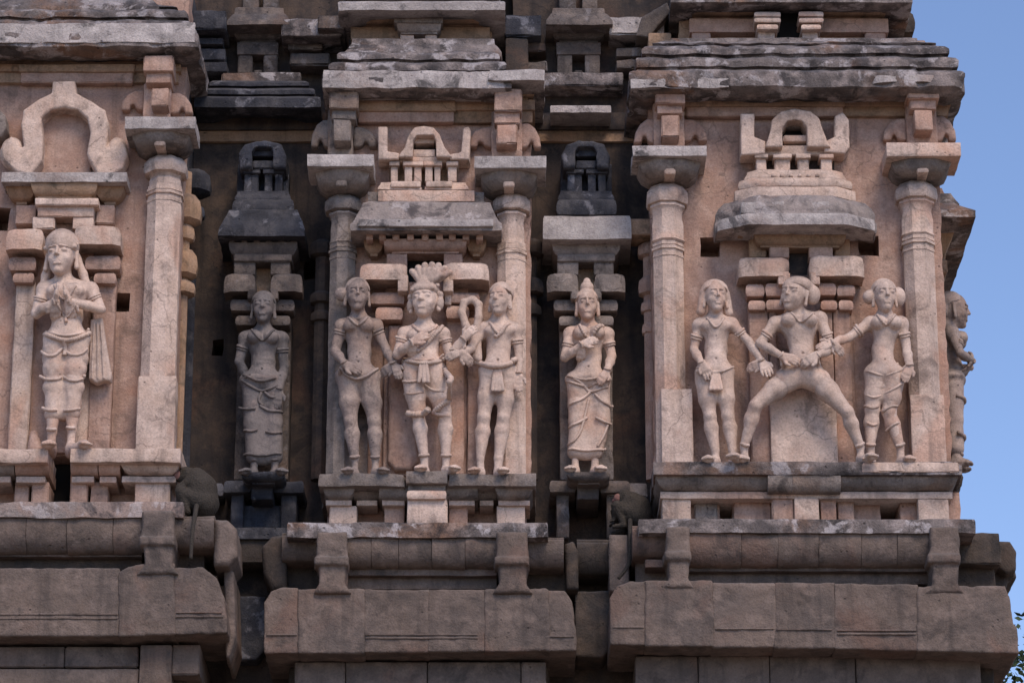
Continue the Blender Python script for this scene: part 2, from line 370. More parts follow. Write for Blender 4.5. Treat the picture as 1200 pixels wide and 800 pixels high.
# ================================================================== THE TOWER
_sd = [0]
def nsd():
    _sd[0] += 1; return _sd[0]
def B(name, x0, y0, x1, y1, Yf, Yb, mat, parent, r=.014, seg=.09, amp=.007, chip=.025, label=None, kind=None):
    ym = (y0+y1)/2; X0 = W(x0, ym, Yf)[0]; X1 = W(x1, ym, Yf)[0]; Z1 = W(0, y0, Yf)[1]; Z0 = W(0, y1, Yf)[1]
    return obj(name, mk(name, *rbox(X0, X1, Yf, Yb, Z0, Z1, r, seg, amp, chip=chip, sd=nsd())), M[mat], parent, label, kind)
def K(name, x0, y0, x1, y1, Yf, Yb, prof, a, mat, parent, seg=.07, amp=.008, chip=.02, label=None, ref=None, cut=None, cham=0):
    """moulding: x0..x1 and y0..y1 are its widest outline at its foremost depth Yf; returns run back to Yb"""
    ym = (y0+y1)/2 if ref is None else ref; X0 = W(x0, ym, Yf)[0]+a; X1 = W(x1, ym, Yf)[0]-a
    pr = [(o*a, W(0, y1+(y0-y1)*t, Yf+a*(1-o))[1]) for o, t in prof]
    path = [(X0, Yb), (X0, Yf+a), (X1, Yf+a), (X1, Yb)] if not cham else [(X0, Yb), (X0, Yf+a+cham*.6), (X0+cham, Yf+a), (X1-cham, Yf+a), (X1, Yf+a+cham*.6), (X1, Yb)]
    if cut == 'both':
        X0 -= a; X1 += a; dp = -(Yb-Yf-a); return obj(name, mk(name, *bar(X0, X1, Yf+a, [(-(Yb-Yf-a), pr[0][1])]+pr+[(-(Yb-Yf-a), pr[-1][1])], seg, amp, chip, nsd())), M[mat], parent, label)
    if cut: path = path[1:] if cut == 'l' else path[:-1]
    return obj(name, mk(name, *mould(path, pr, seg, amp, sd=nsd(), chip=chip)), M[mat], parent, label)
def bar(X0, X1, Y, prof, seg, amp, chip, sd):
    pr = [prof[0]]+sub_prof(prof[1:-1], seg)+[prof[-1]]; n = max(2, int((X1-X0)/seg)); m = len(pr)
    V = np.array([[X0+(X1-X0)*i/n, Y-o, z] for i in range(n+1) for o, z in pr]); d = amp*fbm(V*6, sd)-chip*np.clip(fbm(V*4.3+9, sd+5, 2)-.2, 0, 1)
    V[:, 1] -= d; V[:, 2] += amp*.8*fbm(V*4+55, sd+3); e = np.arange(len(V))//m; V[:, 0] += np.where(e == 0, 1, np.where(e == n, -1, 0))*(.002-.006*np.clip(fbm(V*6+3, sd+7), 0, 1))
    F = [(i*m+j, (i+1)*m+j, (i+1)*m+(j+1) % m, i*m+(j+1) % m) for i in range(n) for j in range(m)]
    F.append(tuple(reversed(range(m)))); F.append(tuple(n*m+j for j in range(m))); return V, F
P_EAVE = [(0, -.35), (.6, -.22), (.93, -.02), (1, .03), (1, .34), (.95, .38), (.72, .40), (.74, .44), (.84, .47), (.85, .60), (.8, .66), (.56, .67), (.58, .72), (.68, .75), (.68, .86), (.6, .92), (.33, .94), (.42, 1), (-.2, 1.04)]
P_LIP = [(.55, -.05), (1, 0), (1, .85), (.9, 1), (.6, 1.)]
P_CYMA = [(0, 0), (.05, .12), (.3, .2), (.62, .35), (.9, .6), (1, .85), (1, 1)]
P_ROLL = [(.35, 0), (.8, .1), (1, .35), (1, .65), (.82, .9), (.4, 1)]
P_CUSH = [(.0, 0), (.35, .12), (.75, .42), (.97, .8), (1, 1)]
P_FLAT = [(.9, 0), (1, .04), (1, .96), (.9, 1)]
P_STEP = [(.4, 0), (.4, .35), (.7, .38), (.7, .62), (1, .66), (1, 1)]
P_SLOPE = [(1, 0), (1, .25), (.92, .32), (.6, .62), (.45, .7), (.4, 1), (.1, 1.02)]
def wall(name, x0, y0, x1, y1, Yf, depth, holes, mat, parent, seg=.09, amp=.012, label=None):
    ym = 400; X0, X1 = W(x0, ym, Yf)[0], W(x1, ym, Yf)[0]; Z0, Z1 = W(0, y1, Yf)[1], W(0, y0, Yf)[1]
    H = []
    for h in holes:
        m = (h[1]+h[3])/2; H.append((W(h[0], m, Yf)[0], W(0, h[3], Yf)[1], W(h[2], m, Yf)[0], W(0, h[1], Yf)[1]))
    def ticks(a, b, cuts):
        c = sorted(set([a, b]+[q for q in cuts if a < q < b])); o = [a]
        for p, q in zip(c[:-1], c[1:]):
            n = max(1, int((q-p)/seg)); o += list(np.linspace(p, q, n+1)[1:])
        return o
    xs = ticks(X0, X1, [h[0] for h in H]+[h[2] for h in H]); zs = ticks(Z0, Z1, [h[1] for h in H]+[h[3] for h in H])
    V = np.array([(x, Yf, z) for x in xs for z in zs]); V[:, 1] += amp*fbm(V*2.3, nsd())+amp*.4*fbm(V*9, nsd()); V[:, 0] += .03*fbm(V*8+7, nsd()); V[:, 2] += .03*fbm(V*8+3, nsd()); n = len(zs); F = []; V = V.tolist()
    for i in range(len(xs)-1):
        for j in range(n-1):
            cx, cz = (xs[i]+xs[i+1])/2, (zs[j]+zs[j+1])/2
            if any(h[0] < cx < h[2] and h[1] < cz < h[3] for h in H): continue
            F.append((i*n+j, (i+1)*n+j, (i+1)*n+j+1, i*n+j+1))
    E = {}
    for f in F:
        for a, b in zip(f, f[1:]+f[:1]):
            E[(a, b)] = 1
    back = {}
    def bk(a):
        if a not in back:
            back[a] = len(V); V.append([V[a][0], Yf+depth, V[a][2]])
        return back[a]
    for (a, b) in list(E):
        if (b, a) not in E: F.append((b, a, bk(a), bk(b)))
    for h in H:
        q = len(V); e = .01
        V += [[h[0]-e, Yf+depth-.01, h[1]-e], [h[2]+e, Yf+depth-.01, h[1]-e], [h[2]+e, Yf+depth-.01, h[3]+e], [h[0]-e, Yf+depth-.01, h[3]+e]]; F.append((q, q+1, q+2, q+3))
    return obj(name, mk(name, np.array(V), F, 30), M[mat], parent, label)
def orn(name, polys, Yf, mat, parent, h=.013, k=.02, rd=.02, amp=.008, subs=(), ells=(), label=None):
    """carved relief: polygons (photo outline, projection in front, projection behind) at depth Yf, fused"""
    Q = []; 
    mo = max(p[1] for p in polys)
    for p in list(polys)+list(subs): Q.append(([W(a, b, Yf-min(p[1], mo)) for a, b in p[0]], Yf-p[1], Yf+p[2]))
    A = np.array([q for p in Q[:len(polys)] for q in p[0]]); lo = A.min(0)-.05; hi = A.max(0)+.05
    y0 = min(q[1] for q in Q)-.05; y1 = max(q[2] for q in Q)+.05
    for e in ells: y0 = min(y0, Yf-e[2]-e[3][1]-.03)
    f = Field((lo[0], y0, lo[1]), (hi[0], y1, hi[1]), h)
    for i, q in enumerate(Q[:len(polys)]): f.poly(q[0], q[1], q[2], rd, k)
    for e in ells:
        c = W(e[0], e[1], Yf-e[2]); f.ell((c[0], Yf-e[2], c[1]), e[3], k)
    for q in Q[len(polys):]: f.poly(q[0], q[1], q[2], .008, .01, True)
    if amp: f.rough(amp, 9, nsd())
    return obj(name, smesh(name, f), M[mat], parent, label)
YL, YM, YR, YC = -.55, 0.0, -.15, .85
T = thing('temple_tower', (0, 2.2, 0), 'carved temple gateway tower with pink plastered storeys and pillars above a grey granite base', 'tower')
T.location = (0, 0, 0)
# ---------------- plaster walls of the storey
wall('wall', -70, -30, 207, 535, YL, .5, [(133, 343, 152, 365), (-6, 243, 11, 270)], 'wall', T)
wall('wall', 398, 98, 622, 560, YM, .5, [], 'wall', T)
wall('wall', 765, 96, 1109, 550, YR, .5, [(821, 279, 844, 301), (1007, 277, 1030, 300)], 'wall', T)
wall('wall', 180, -60, 420, 640, YC, .6, [(248, 398, 262, 416), (357, 303, 372, 328)], 'dark_brown', T, label='dark brown recessed wall left of the middle bay')
wall('wall', 600, -60, 800, 640, YC, .6, [], 'dark_brown', T, label='dark brown recessed wall right of the middle bay')
def core(name, x0, x1, Ya, Yb, z0, z1, mat):
    return obj(name, mk(name, *rbox(x0, x1, Ya, Yb, z0, z1, .02, .5, .01, sd=nsd())), M[mat], T)
XR = W(1109, 400, YR)[0]; XMl, XMr = W(398, 400, YM)[0], W(622, 400, YM)[0]; XRl = W(765, 400, YR)[0]; XLr = W(207, 400, YL)[0]
ZB = W(0, 560, 0)[1]; ZT = W(0, -60, 0)[1]
core('side_wall', XMl+.02, XMl+.3, YM+.42, YC+.3, ZB, ZT-1.0, 'dark_brown'); core('side_wall', XMr-.3, XMr-.02, YM+.42, YC+.3, ZB, ZT-1.0, 'dark_brown')
core('side_wall', XLr-.3, XLr-.02, YL+.42, YC+.3, ZB, ZT-.5, 'blue')
core('side_wall', XRl+.02, XRl+.3, YR+.42, YC+.3, ZB, ZT-1.0, 'warm')
core('side_wall', XR-.5, XR-.03, YR+.42, 7.0, ZB-.6, ZT-1.1, 'warm')
# side bay on the right-hand face of the tower, carrying the shrine seen in profile
core('side_wall', XR-.2, XR+.02, 1.3, 3.4, ZB-.1, W(0, 130, 0)[1], 'greyst')
# ---------------- big eaves and entablature bands
K('eave', -90, 8, 233, 56, YL-.52, YL+1.6, P_EAVE, .5, 'eave', T, amp=.03, chip=.16, seg=.05)
K('eave_lip', -90, 28, 229, 50, YL-.535, YL+1.6, P_LIP, .06, 'lip', T, amp=.028, chip=.12)
K('eave_tier', -90, -6, 187, 12, YL-.25, YL+1.6, P_SLOPE, .2, 'eave', T, amp=.014, chip=.05)
K('eave', 378, 58, 600, 104, YM-.5, YM+1.6, P_EAVE, .5, 'eave', T, amp=.03, chip=.16, seg=.05)
K('eave_lip', 379, 83, 576, 103, YM-.515, YM+.8, P_LIP, .06, 'lip', T, amp=.026, chip=.12)
K('eave_lip', 572, 82, 638, 94, YM-.55, YM+.8, P_LIP, .06, 'lip', T, amp=.026, chip=.12)
K('eave_tier', 404, 46, 588, 66, YM-.25, YM+1.4, P_SLOPE, .15, 'eave', T, amp=.014, chip=.05)
K('eave', 737, 50, 1131, 103, YR-.55, 7.4, P_EAVE, .5, 'eave', T, amp=.03, chip=.16, seg=.05)
K('eave_lip', 739, 92, 860, 103, YR-.555, YR+.3, P_LIP, .06, 'lip', T, amp=.024, chip=.12, cut='r')
K('eave_lip', 1020, 88, 1112, 96, YR-.55, YR-.3, P_LIP, .05, 'lip', T, amp=.024, chip=.12)
K('eave_tier', 776, 45, 1088, 62, YR-.22, 7.0, P_SLOPE, .2, 'eave', T, amp=.016, chip=.06)
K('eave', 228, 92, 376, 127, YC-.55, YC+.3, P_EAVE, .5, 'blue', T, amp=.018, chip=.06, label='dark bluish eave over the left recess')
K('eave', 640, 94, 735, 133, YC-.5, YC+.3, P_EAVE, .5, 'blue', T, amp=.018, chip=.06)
K('eave_lip', 645, 124, 716, 132, YC-.52, YC+.3, P_LIP, .05, 'lip', T, amp=.012)
for a, b, Y0, c1 in ((-80, 207, YL, 'warm'), (398, 622, YM, 'warm'), (765, 1109, YR, 'warm')):
    o = {YL: (56, 75, 84, 97), YM: (100, 117, 129, 144), YR: (97, 113, 124, 136)}[Y0]
    K('architrave', a-6, o[0], b+8, o[1], Y0-.17, Y0+.6, P_CYMA, .12, c1, T)
    K('architrave', a-3, o[1], b+5, o[2], Y0-.11, Y0+.6, P_FLAT, .05, c1, T)
    K('architrave', a, o[2], b+2, o[3], Y0-.07, Y0+.6, P_FLAT, .05, c1, T)
for x0, x1, Y0, ys in ((418, 534, YM, (117, 130, 143)), (802, 990, YR, (113, 124, 136)), (22, 158, YL, (75, 84, 97))):
    B('frieze_block', x0, ys[0], x1, ys[1], Y0-.15, Y0, 'warm', T, seg=.12); B('frieze_block', x0+2, ys[1]+.5, x1-2, ys[2], Y0-.115, Y0, 'wall', T, seg=.12)
for x0, x1 in ((205, 395), (622, 768)):
    K('architrave', x0, 132, x1, 152, YC-.1, YC+.1, P_FLAT, .05, 'dark_brown', T, amp=.012); K('architrave', x0, 153, x1, 166, YC-.06, YC+.1, P_FLAT, .05, 'warm', T, amp=.012)
def beads(x0, x1, y, Y, mat, par, step=11, r=.034, name='bead'):
    n = int((x1-x0)/step)
    me = mk(name, *lathe(0, 0, [(r*.3, -r*.9), (r*.85, -r*.5), (r, 0), (r*.85, r*.5), (r*.3, r*.9)], 8, seg=.1, amp=.003, sd=nsd()))
    for i in range(n+1):
        x, z = W(x0+(x1-x0)*i/n, y, Y); o = obj(name, me, M[mat], par); o.location = (x, Y, z); o.rotation_euler = (random.uniform(-.2, .2), 0, random.uniform(0, 6))
# ---------------- full height pillars
def leafwing(x0, y0, x1, y1, Y, mat, par, flip=False, out=.10):
    u = [(0, 0), (.4, .0), (.72, .2), (.95, .55), (1, .95), (.85, 1), (.66, .98), (.6, .74), (.48, .7), (.36, .92), (.18, 1), (0, .98)]
    if flip: u = [(1-a, b) for a, b in u][::-1]
    return orn('leaf_scroll', [([(x0+(x1-x0)*a, y0+(y1-y0)*b) for a, b in u], out, .05)], Y, mat, par, h=.016, rd=.03)
def pillar(slab, cush, pot, neck, shaft, base, Yw, mat, stack=None, slabmat='lip', stackmat='wall', wings=(), label=None):
    x0, y0, x1, y1 = shaft; r = (W(x1, 400, Yw)[0]-W(x0, 400, Yw)[0])/2; Yc = Yw-.06; Yf = Yc-r; xc = (x0+x1)/2
    cx = W(xc, (y0+y1)/2, Yf)[0]; R = r/math.cos(math.pi/8); Z = lambda py: W(0, py, Yf)[1]
    s = obj('pilaster', mk('pilaster', *lathe(cx, Yc, [(R, Z(y1)), (R, Z(y0))], 8, seg=.12, amp=.008, sd=nsd())), M[mat], T, label)
    # neck: flared rim, drooping calyx
    nx0, ny0, nx1, ny1 = neck; nr = (nx1-nx0)/2*.01; h = Z(ny0)-Z(ny1); z = Z(ny1)
    obj('neck', mk('neck', *lathe(cx, Yc, [(nr*.96, z), (nr*1.06, z+.02), (nr*.98, z+.1*h), (nr*.99, z+.45*h), (nr*.90, z+.7*h), (nr*1.0, z+.86*h), (nr*1.12, z+.9*h), (nr*1.1, z+.97*h), (nr*.66, z+h)], 8, seg=.08, amp=.008, sd=nsd())), M[mat], s)
    px0, py0, px1, py1 = pot; pr = (px1-px0)/2*.0108; h = W(0, py0, Yc-pr)[1]-W(0, py1, Yc-pr)[1]; z = W(0, py1, Yc-pr)[1]
    obj('cushion_ring', mk('cushion_ring', *lathe(cx, Yc, [(pr*.5, z-.22*h), (pr*.62, z-.04*h), (pr*.97, z+.04*h), (pr*1.03, z+.2*h), (pr*1.0, z+.6*h), (pr*.78, z+.92*h), (pr*.5, z+1.0*h), (pr*.5, z+1.3*h)], 8, seg=.06, amp=.009, sd=nsd())), M[mat], s)
    c0, c1, c2, c3 = cush
    for k_, (dy, wd) in enumerate(((3, 1.05), (8, 1.1), (16, 1.04))):
        zb = Z(ny1+dy); obj('shaft_band', mk('shaft_band', *lathe(cx, Yc, [(R*.9, zb-.025), (R*wd, zb-.018), (R*wd, zb+.012), (R*.9, zb+.02)], 8, seg=.1, amp=.004, sd=nsd())), M[mat], s)
    K('cushion_capital', c0, c1, c2, c3, Yw-.52, Yw+.02, P_CUSH, .20, 'greyst' if mat != 'blue' else 'blue', s, amp=.012, chip=.03, cham=.06)
    B('pendant_petal', (c0+c2)/2-7, c1+3, (c0+c2)/2+7, c3-5, Yw-.47, Yw, mat, s, r=.03, amp=.008)
    q0, q1, q2, q3 = slab
    K('abacus', q0, q1, q2, q3, Yw-.58, Yw+.02, P_FLAT, .04, slabmat, s, amp=.008, chip=.035)
    if base: B('pilaster_base', *base, Yf-.012, Yw, mat, s, amp=.01)
    if stack:
        for i, b in enumerate(stack): B('bracket_block', *b[:4], Yw-b[4], Yw, stackmat, s, amp=.012, chip=.05)
    for w in wings: leafwing(*w[:4], Yw-.02, stackmat, s, flip=w[4])
    return s
pillar((146, 137, 229, 151), (153, 151, 222, 176), (163, 177, 212, 198), (166, 199, 206, 216), (166, 214, 206, 530), (160, 440, 205, 530), YL, 'pale',
       [(168, 65, 203, 83, .42), (171, 83, 201, 97, .36), (177, 103, 197, 124, .44), (168, 97, 200, 140, .2)], wings=[(142, 105, 170, 129, True), (199, 108, 226, 133, False)])
pillar((360, 181, 438, 195), (368, 195, 432, 223), (377, 224, 420, 243), (382, 246, 415, 284), (384, 280, 414, 556), None, YM, 'greyst',
       [(386, 106, 420, 127, .42), (389, 127, 417, 140, .36), (391, 140, 411, 165, .42), (384, 127, 414, 182, .18)], stackmat='greyst', wings=[(414, 148, 442, 172, False), (364, 140, 388, 172, True)])
pillar((556, 183, 640, 197), (563, 197, 630, 224), (577, 222, 621, 243), (583, 246, 617, 286), (583, 282, 616, 556), None, YM, 'pale',
       [(579, 104, 612, 130, .42), (579, 130, 609, 145, .36), (582, 146, 606, 168, .42), (576, 130, 612, 183, .18)], stackmat='wall', wings=[(610, 144, 634, 173, False), (549, 148, 578, 172, True)])
pillar((741, 171, 828, 183), (748, 183, 822, 209), (762, 210, 810, 234), (765, 236, 805, 281), (768, 278, 803, 545), (775, 455, 812, 546), YR, 'pale',
       [(768, 108, 803, 121, .42), (770, 121, 800, 133, .36), (775, 135, 796, 160, .42), (766, 121, 802, 172, .18)], wings=[(799, 139, 829, 165, False), (743, 139, 769, 167, True)])
pillar((1039, 167, 1126, 183), (1046, 183, 1117, 207), (1057, 207, 1106, 229), (1061, 231, 1101, 274), (1065, 270, 1101, 550), (1068, 462, 1108, 550), YR, 'pale',
       [(1063, 98, 1101, 115, .42), (1066, 115, 1097, 128, .36), (1072, 129, 1093, 152, .42), (1062, 115, 1098, 168, .18)], slabmat='pale', wings=[(1096, 136, 1121, 165, False), (1035, 138, 1063, 164, True)])
# half-hidden pillars in the side returns
def small_pillar(x0, x1, ytop, ybot, Yw, mat, rings, parent=T, name='return_pilaster', r=None):
    xc = (x0+x1)/2; r = r or (x1-x0)/2*.01; Yf = Yw-r; cx = W(xc, (ytop+ybot)/2, Yf)[0]; Z = lambda py: W(0, py, Yf)[1]
    s = obj(name, mk(name, *lathe(cx, Yw, [(r, Z(ybot)), (r, Z(ytop))], 8, seg=.12, sd=nsd())), M[mat], parent)
    for (a, b, w) in rings:
        z1, z0 = Z(a), Z(b); h = z1-z0; w = w*.01
        obj('cushion_ring', mk('cushion_ring', *lathe(cx, Yw, [(w*.55, z0), (w*.93, z0+.12*h), (w, z0+.4*h), (w*.92, z0+.75*h), (w*.6, z1)], 8, seg=.06, amp=.008, sd=nsd())), M[mat], s) if s.parent is None or s.parent == T else \
        obj('cushion_ring', mk('cushion_ring', *lathe(cx, Yw, [(w*.55, z0), (w*.93, z0+.12*h), (w, z0+.4*h), (w*.92, z0+.75*h), (w*.6, z1)], 8, seg=.06, amp=.008, sd=nsd())), M[mat], parent)
    return s
small_pillar(204, 219, 200, 540, YL+.45, 'warm', [(228, 262, 22), (262, 282, 14), (292, 325, 19), (328, 345, 17)])
small_pillar(755, 775, 300, 560, YR+.5, 'wall', [(282, 300, 17), (322, 345, 17), (350, 365, 14), (375, 390, 13)])
B('abacus', 738, 256, 776, 275, YR+.2, YR+.6, 'warm', T)
small_pillar(616, 630, 300, 560, YM+.55, 'dark_brown', [(280, 300, 17), (325, 345, 16), (355, 370, 13)])
small_pillar(366, 384, 300, 560, YM+.55, 'dark_brown', [(280, 300, 17), (340, 355, 15), (362, 376, 14)])
small_pillar(214, 226, 300, 560, YL+1.0, 'blue', [(200, 228, 22), (240, 256, 15)])
# ================================================================== miniature shrines carved on the walls
def shrine_obj(x0, y0, x1, y1, Yf, Yb, mat, label):
    return B('miniature_shrine', x0, y0, x1, y1, Yf, Yb, mat, T, label=label, amp=.01)
def dentils(xs, y0, y1, Yf, mat, par, w=8):
    for x in xs: B('dentil', x-w/2, y0, x+w/2, y1, Yf, Yf+.16, mat, par, r=.012, amp=.004, chip=.02, seg=.05)
def slabs(par, mat, Yf, left, right, legs, d=.25):
    for s in (left, right): K('bracket_slab', *s, Yf, Yf+d, [(-.5, -.05), (1, 0), (1, .6), (.75, .92), (.3, 1)], .05, mat, par, amp=.012, chip=.08, cham=.05)
    for l in legs: B('bracket_leg', *l, Yf+.01, Yf+d, mat, par, amp=.006)
def rings(par, mat, Yf, lst, d=.2):
    for r in lst: K('cushion_ring', *r, Yf, Yf+d, P_ROLL, .06, mat, par, amp=.008, chip=.03)
# --- shrine behind the trio of the right bay
s = shrine_obj(880, 322, 1002, 545, YR-.07, YR, 'wall', 'pink shrine backing slab behind the striding figure')
orn('horseshoe_arch', [([(897, 172), (902, 155), (905, 140), (915, 130), (932, 127), (950, 130), (960, 138), (965, 152), (970, 166), (974, 172)], .3, .02)], YR-.02, 'pale', s, subs=[([(917, 182), (917, 150), (923, 142), (931, 140), (940, 142), (946, 150), (946, 182)], .5, .1)])
orn('horn_post', [([(868, 133), (884, 133), (884, 160), (897, 165), (897, 180), (868, 182)], .26, .02)], YR-.02, 'pale', s)
orn('horn_post', [([(978, 136), (988, 131), (995, 140), (996, 172), (990, 180), (966, 178), (966, 166), (978, 160)], .26, .02)], YR-.02, 'pale', s)
B('shrine_lintel', 886, 170, 982, 182, YR-.2, YR, 'pale', s); B('arch_shelf', 918, 158, 946, 166, YR-.2, YR-.02, 'pale', s); B('arch_shelf', 919, 143, 944, 150, YR-.14, YR-.02, 'greyst', s)
B('shrine_back', 886, 188, 978, 206, YR-.03, YR+.02, 'dark_brown', s); B('arch_shade_panel', 916, 148, 948, 184, YR-.02, YR+.02, 'shade_black', s)  # near-black panel behind the arch paints the shade of its depth
for a, b in ((886, 898), (908, 926), (935, 948), (962, 975)): B('colonnette', a, 181, b, 204, YR-.22, YR, 'pale', s, seg=.06); B('colonnette_cap', a-2, 180, b+2, 185, YR-.26, YR, 'pale', s, r=.008)
K('shrine_tier', 873, 199, 992, 208, YR-.34, YR, P_SLOPE, .06, 'pale', s, cham=.12)
K('shrine_tier', 866, 208, 1000, 219, YR-.40, YR, P_ROLL, .05, 'pale', s, chip=.04, cham=.16); K('shrine_tier', 862, 219, 1004, 231, YR-.42, YR, P_FLAT, .04, 'pale', s, chip=.05, cham=.2)
K('shrine_roof', 839, 229, 1030, 262, YR-.60, YR, [(.1, -.1), (.7, -.08), (.95, -.04), (1, .05), (1, .3), (.93, .38), (.95, .6), (.8, .85), (.55, 1)], .26, 'roof', s, amp=.016, chip=.04, cham=.3, seg=.05)
K('roof_lip', 842, 250, 1027, 263, YR-.615, YR-.1, P_LIP, .04, 'lip', s, amp=.012, chip=.04, cham=.3)
for a, b in ((868, 886), (904, 919), (952, 972)): B('roof_panel', a, 236, b, 250, YR-.575, YR-.2, 'lip', s, amp=.016, chip=.08)
dentils(range(868, 1002, 15), 266, 274, YR-.32, 'warm', s); beads(906, 958, 206, YR-.36, 'pale', s, 10, .028)
K('shrine_lintel', 884, 272, 992, 290, YR-.3, YR, P_CYMA, .08, 'warm', s); B('shrine_jamb', 902, 289, 925, 302, YR-.22, YR, 'wall', s); B('shrine_jamb', 948, 289, 976, 302, YR-.22, YR, 'wall', s)
B('shrine_jamb', 878, 276, 898, 302, YR-.14, YR, 'warm', s); B('shrine_jamb', 978, 276, 996, 302, YR-.14, YR, 'warm', s)
B('shrine_back', 924, 288, 950, 330, YR-.03, YR, 'dark_brown', s)
slabs(s, 'pale', YR-.36, (865, 302, 926, 323), (949, 300, 1013, 323), [(912, 318, 926, 333), (949, 318, 961, 333)], .34)
rings(s, 'wall', YR-.26, [(874, 333, 896, 348), (897, 332, 926, 348), (958, 332, 980, 347), (981, 334, 1002, 348), (877, 352, 897, 364), (898, 351, 920, 364), (962, 352, 981, 364), (983, 352, 1000, 364)], .22)
for a, b in ((879, 902), (903, 912), (962, 978), (979, 999)): B('colonnette', a, 362, b, 545, YR-.17, YR, 'wall', s, seg=.15, amp=.01)
B('plain_stone_slab', 903, 452, 981, 546, YR-.24, YR, 'pale', s, amp=.01, seg=.06, chip=.02, label='blank pale slab under the striding figure')
# --- shrine behind the trio of the middle bay
s = shrine_obj(450, 330, 548, 556, YM-.07, YM, 'wall', 'pink shrine backing slab behind the crowned figure')
orn('horseshoe_arch', [([(466, 184), (474, 172), (478, 158), (486, 149), (497, 147), (508, 149), (515, 157), (521, 172), (531, 184)], .28, .02)], YM-.02, 'pale', s, subs=[([(484, 192), (484, 165), (488, 158), (508, 158), (511, 165), (511, 192)], .5, .1)])
B('arch_shelf', 486, 162, 509, 168, YM-.18, YM, 'pale', s, r=.01); B('arch_shelf', 484, 175, 510, 184, YM-.2, YM, 'pale', s, r=.01)
orn('horn_post', [([(443, 148), (454, 148), (454, 177), (468, 179), (468, 187), (443, 187)], .26, .02)], YM-.02, 'pale', s)
orn('horn_post', [([(543, 150), (549, 148), (552, 153), (550, 187), (527, 187), (527, 180), (540, 178)], .26, .02)], YM-.02, 'pale', s)
B('arch_shade_panel', 482, 165, 512, 194, YM-.02, YM+.02, 'shade_black', s); B('shrine_back', 456, 194, 536, 216, YM-.02, YM+.02, 'warm', s); B('shrine_lintel', 443, 183, 551, 190, YM-.2, YM, 'pale', s)  # flat near-black panel under the arch stands in for inner shade
for a, b in ((458, 466), (474, 483), (485, 494), (498, 507), (509, 516), (525, 535)): B('colonnette', a, 190, b, 213, YM-.2, YM, 'pale', s, seg=.06, r=.01); B('colonnette_cap', a-2, 189, b+2, 194, YM-.24, YM, 'pale', s, r=.008)
K('shrine_tier', 443, 214, 494, 222, YM-.27, YM, P_SLOPE, .05, 'pale', s); K('shrine_tier', 498, 214, 549, 222, YM-.27, YM, P_SLOPE, .05, 'pale', s); B('shrine_tier', 458, 212, 493, 219, YM-.3, YM, 'pale', s); B('shrine_tier', 499, 212, 530, 219, YM-.3, YM, 'pale', s)
K('shrine_tier', 443, 223, 556, 236, YM-.36, YM, P_FLAT, .04, 'pale', s); K('shrine_tier', 431, 225, 567, 240, YM-.3, YM, P_FLAT, .04, 'greyst', s)
K('shrine_roof', 411, 236, 588, 270, YM-.55, YM, [(.3, -.18), (.8, -.08), (1, 0), (1, .22), (.9, .3), (.72, .6), (.55, .95), (.3, 1)], .3, 'roof', s, amp=.018, chip=.05)
K('roof_lip', 420, 257, 578, 265, YM-.60, YM-.2, P_FLAT, .03, 'lip', s, amp=.014, chip=.06); K('shrine_tier', 430, 238, 568, 243, YM-.40, YM-.1, P_FLAT, .02, 'lip', s, amp=.01, chip=.05)
dentils((433, 448, 464, 481, 498, 515, 530, 546, 562), 272, 281, YM-.4, 'wall', s)
K('shrine_lintel', 449, 280, 547, 297, YM-.36, YM, P_CYMA, .1, 'wall', s); K('shrine_lintel', 426, 278, 450, 300, YM-.22, YM, P_CYMA, .08, 'warm', s); K('shrine_lintel', 546, 278, 570, 300, YM-.22, YM, P_CYMA, .08, 'warm', s)
B('shrine_jamb', 453, 297, 477, 311, YM-.26, YM, 'wall', s); B('shrine_jamb', 520, 297, 542, 311, YM-.26, YM, 'wall', s)
B('shrine_back', 476, 296, 521, 345, YM-.02, YM+.02, 'shade_black', s, label='near-black panel painted as niche shade behind the headdress')  # thin panel on the wall, niche shade put into its colour
slabs(s, 'pale', YM-.42, (422, 309, 478, 327), (519, 308, 573, 327), [(466, 322, 478, 341), (519, 322, 531, 341)], .4)
B('bracket_leg', 521, 341, 529, 357, YM-.3, YM, 'pale', s)
rings(s, 'wall', YM-.28, [(434, 343, 474, 357), (440, 360, 472, 376), (524, 343, 562, 356), (523, 358, 550, 374)], .26)
orn('rounded_panel', [([(455, 380), (490, 380), (490, 540), (482, 550), (462, 550), (454, 540)], .16, .02)], YM-.02, 'wall', s, rd=.05)
for a, b in ((522, 544), (548, 566)): B('colonnette', a, 372, b, 556, YM-.16, YM, 'wall', s, seg=.15, amp=.01)
B('colonnette', 418, 380, 432, 556, YM-.12, YM, 'greyst', s, seg=.15)
# --- shrine behind the praying figure
s = shrine_obj(36, 262, 106, 530, YL-.07, YL, 'wall', 'pink shrine backing slab behind the praying figure')
c = [(190, 45), (270, 45), (275, 88), (330, 118), (378, 150), (392, 200), (385, 280), (400, 288), (430, 250), (452, 275), (461, 315), (440, 360), (400, 385), (350, 380), (330, 345), (312, 310), (325, 230), (315, 180), (280, 150), (230, 140), (180, 150), (150, 180), (155, 270), (150, 330), (110, 385), (60, 372), (10, 330), (5, 290), (40, 240), (60, 290), (85, 280), (75, 200), (82, 150), (130, 115), (185, 88)]
orn('horseshoe_arch', [([(x/3.075, 80+y/3.075) for x, y in c], .24, .02)], YL-.02, 'pale', s, rd=.03, ells=[(14, 180, .13, (.14, .12, .20)), (137, 180, .13, (.13, .12, .20)), (34, 190, .13, (.12, .12, .14)), (118, 190, .13, (.12, .12, .14))])
B('shrine_back', 46, 122, 108, 206, YL-.05, YL, 'wall', s)
K('shrine_shelf', 2, 202, 149, 213, YL-.36, YL, P_LIP, .05, 'lip', s, chip=.05)
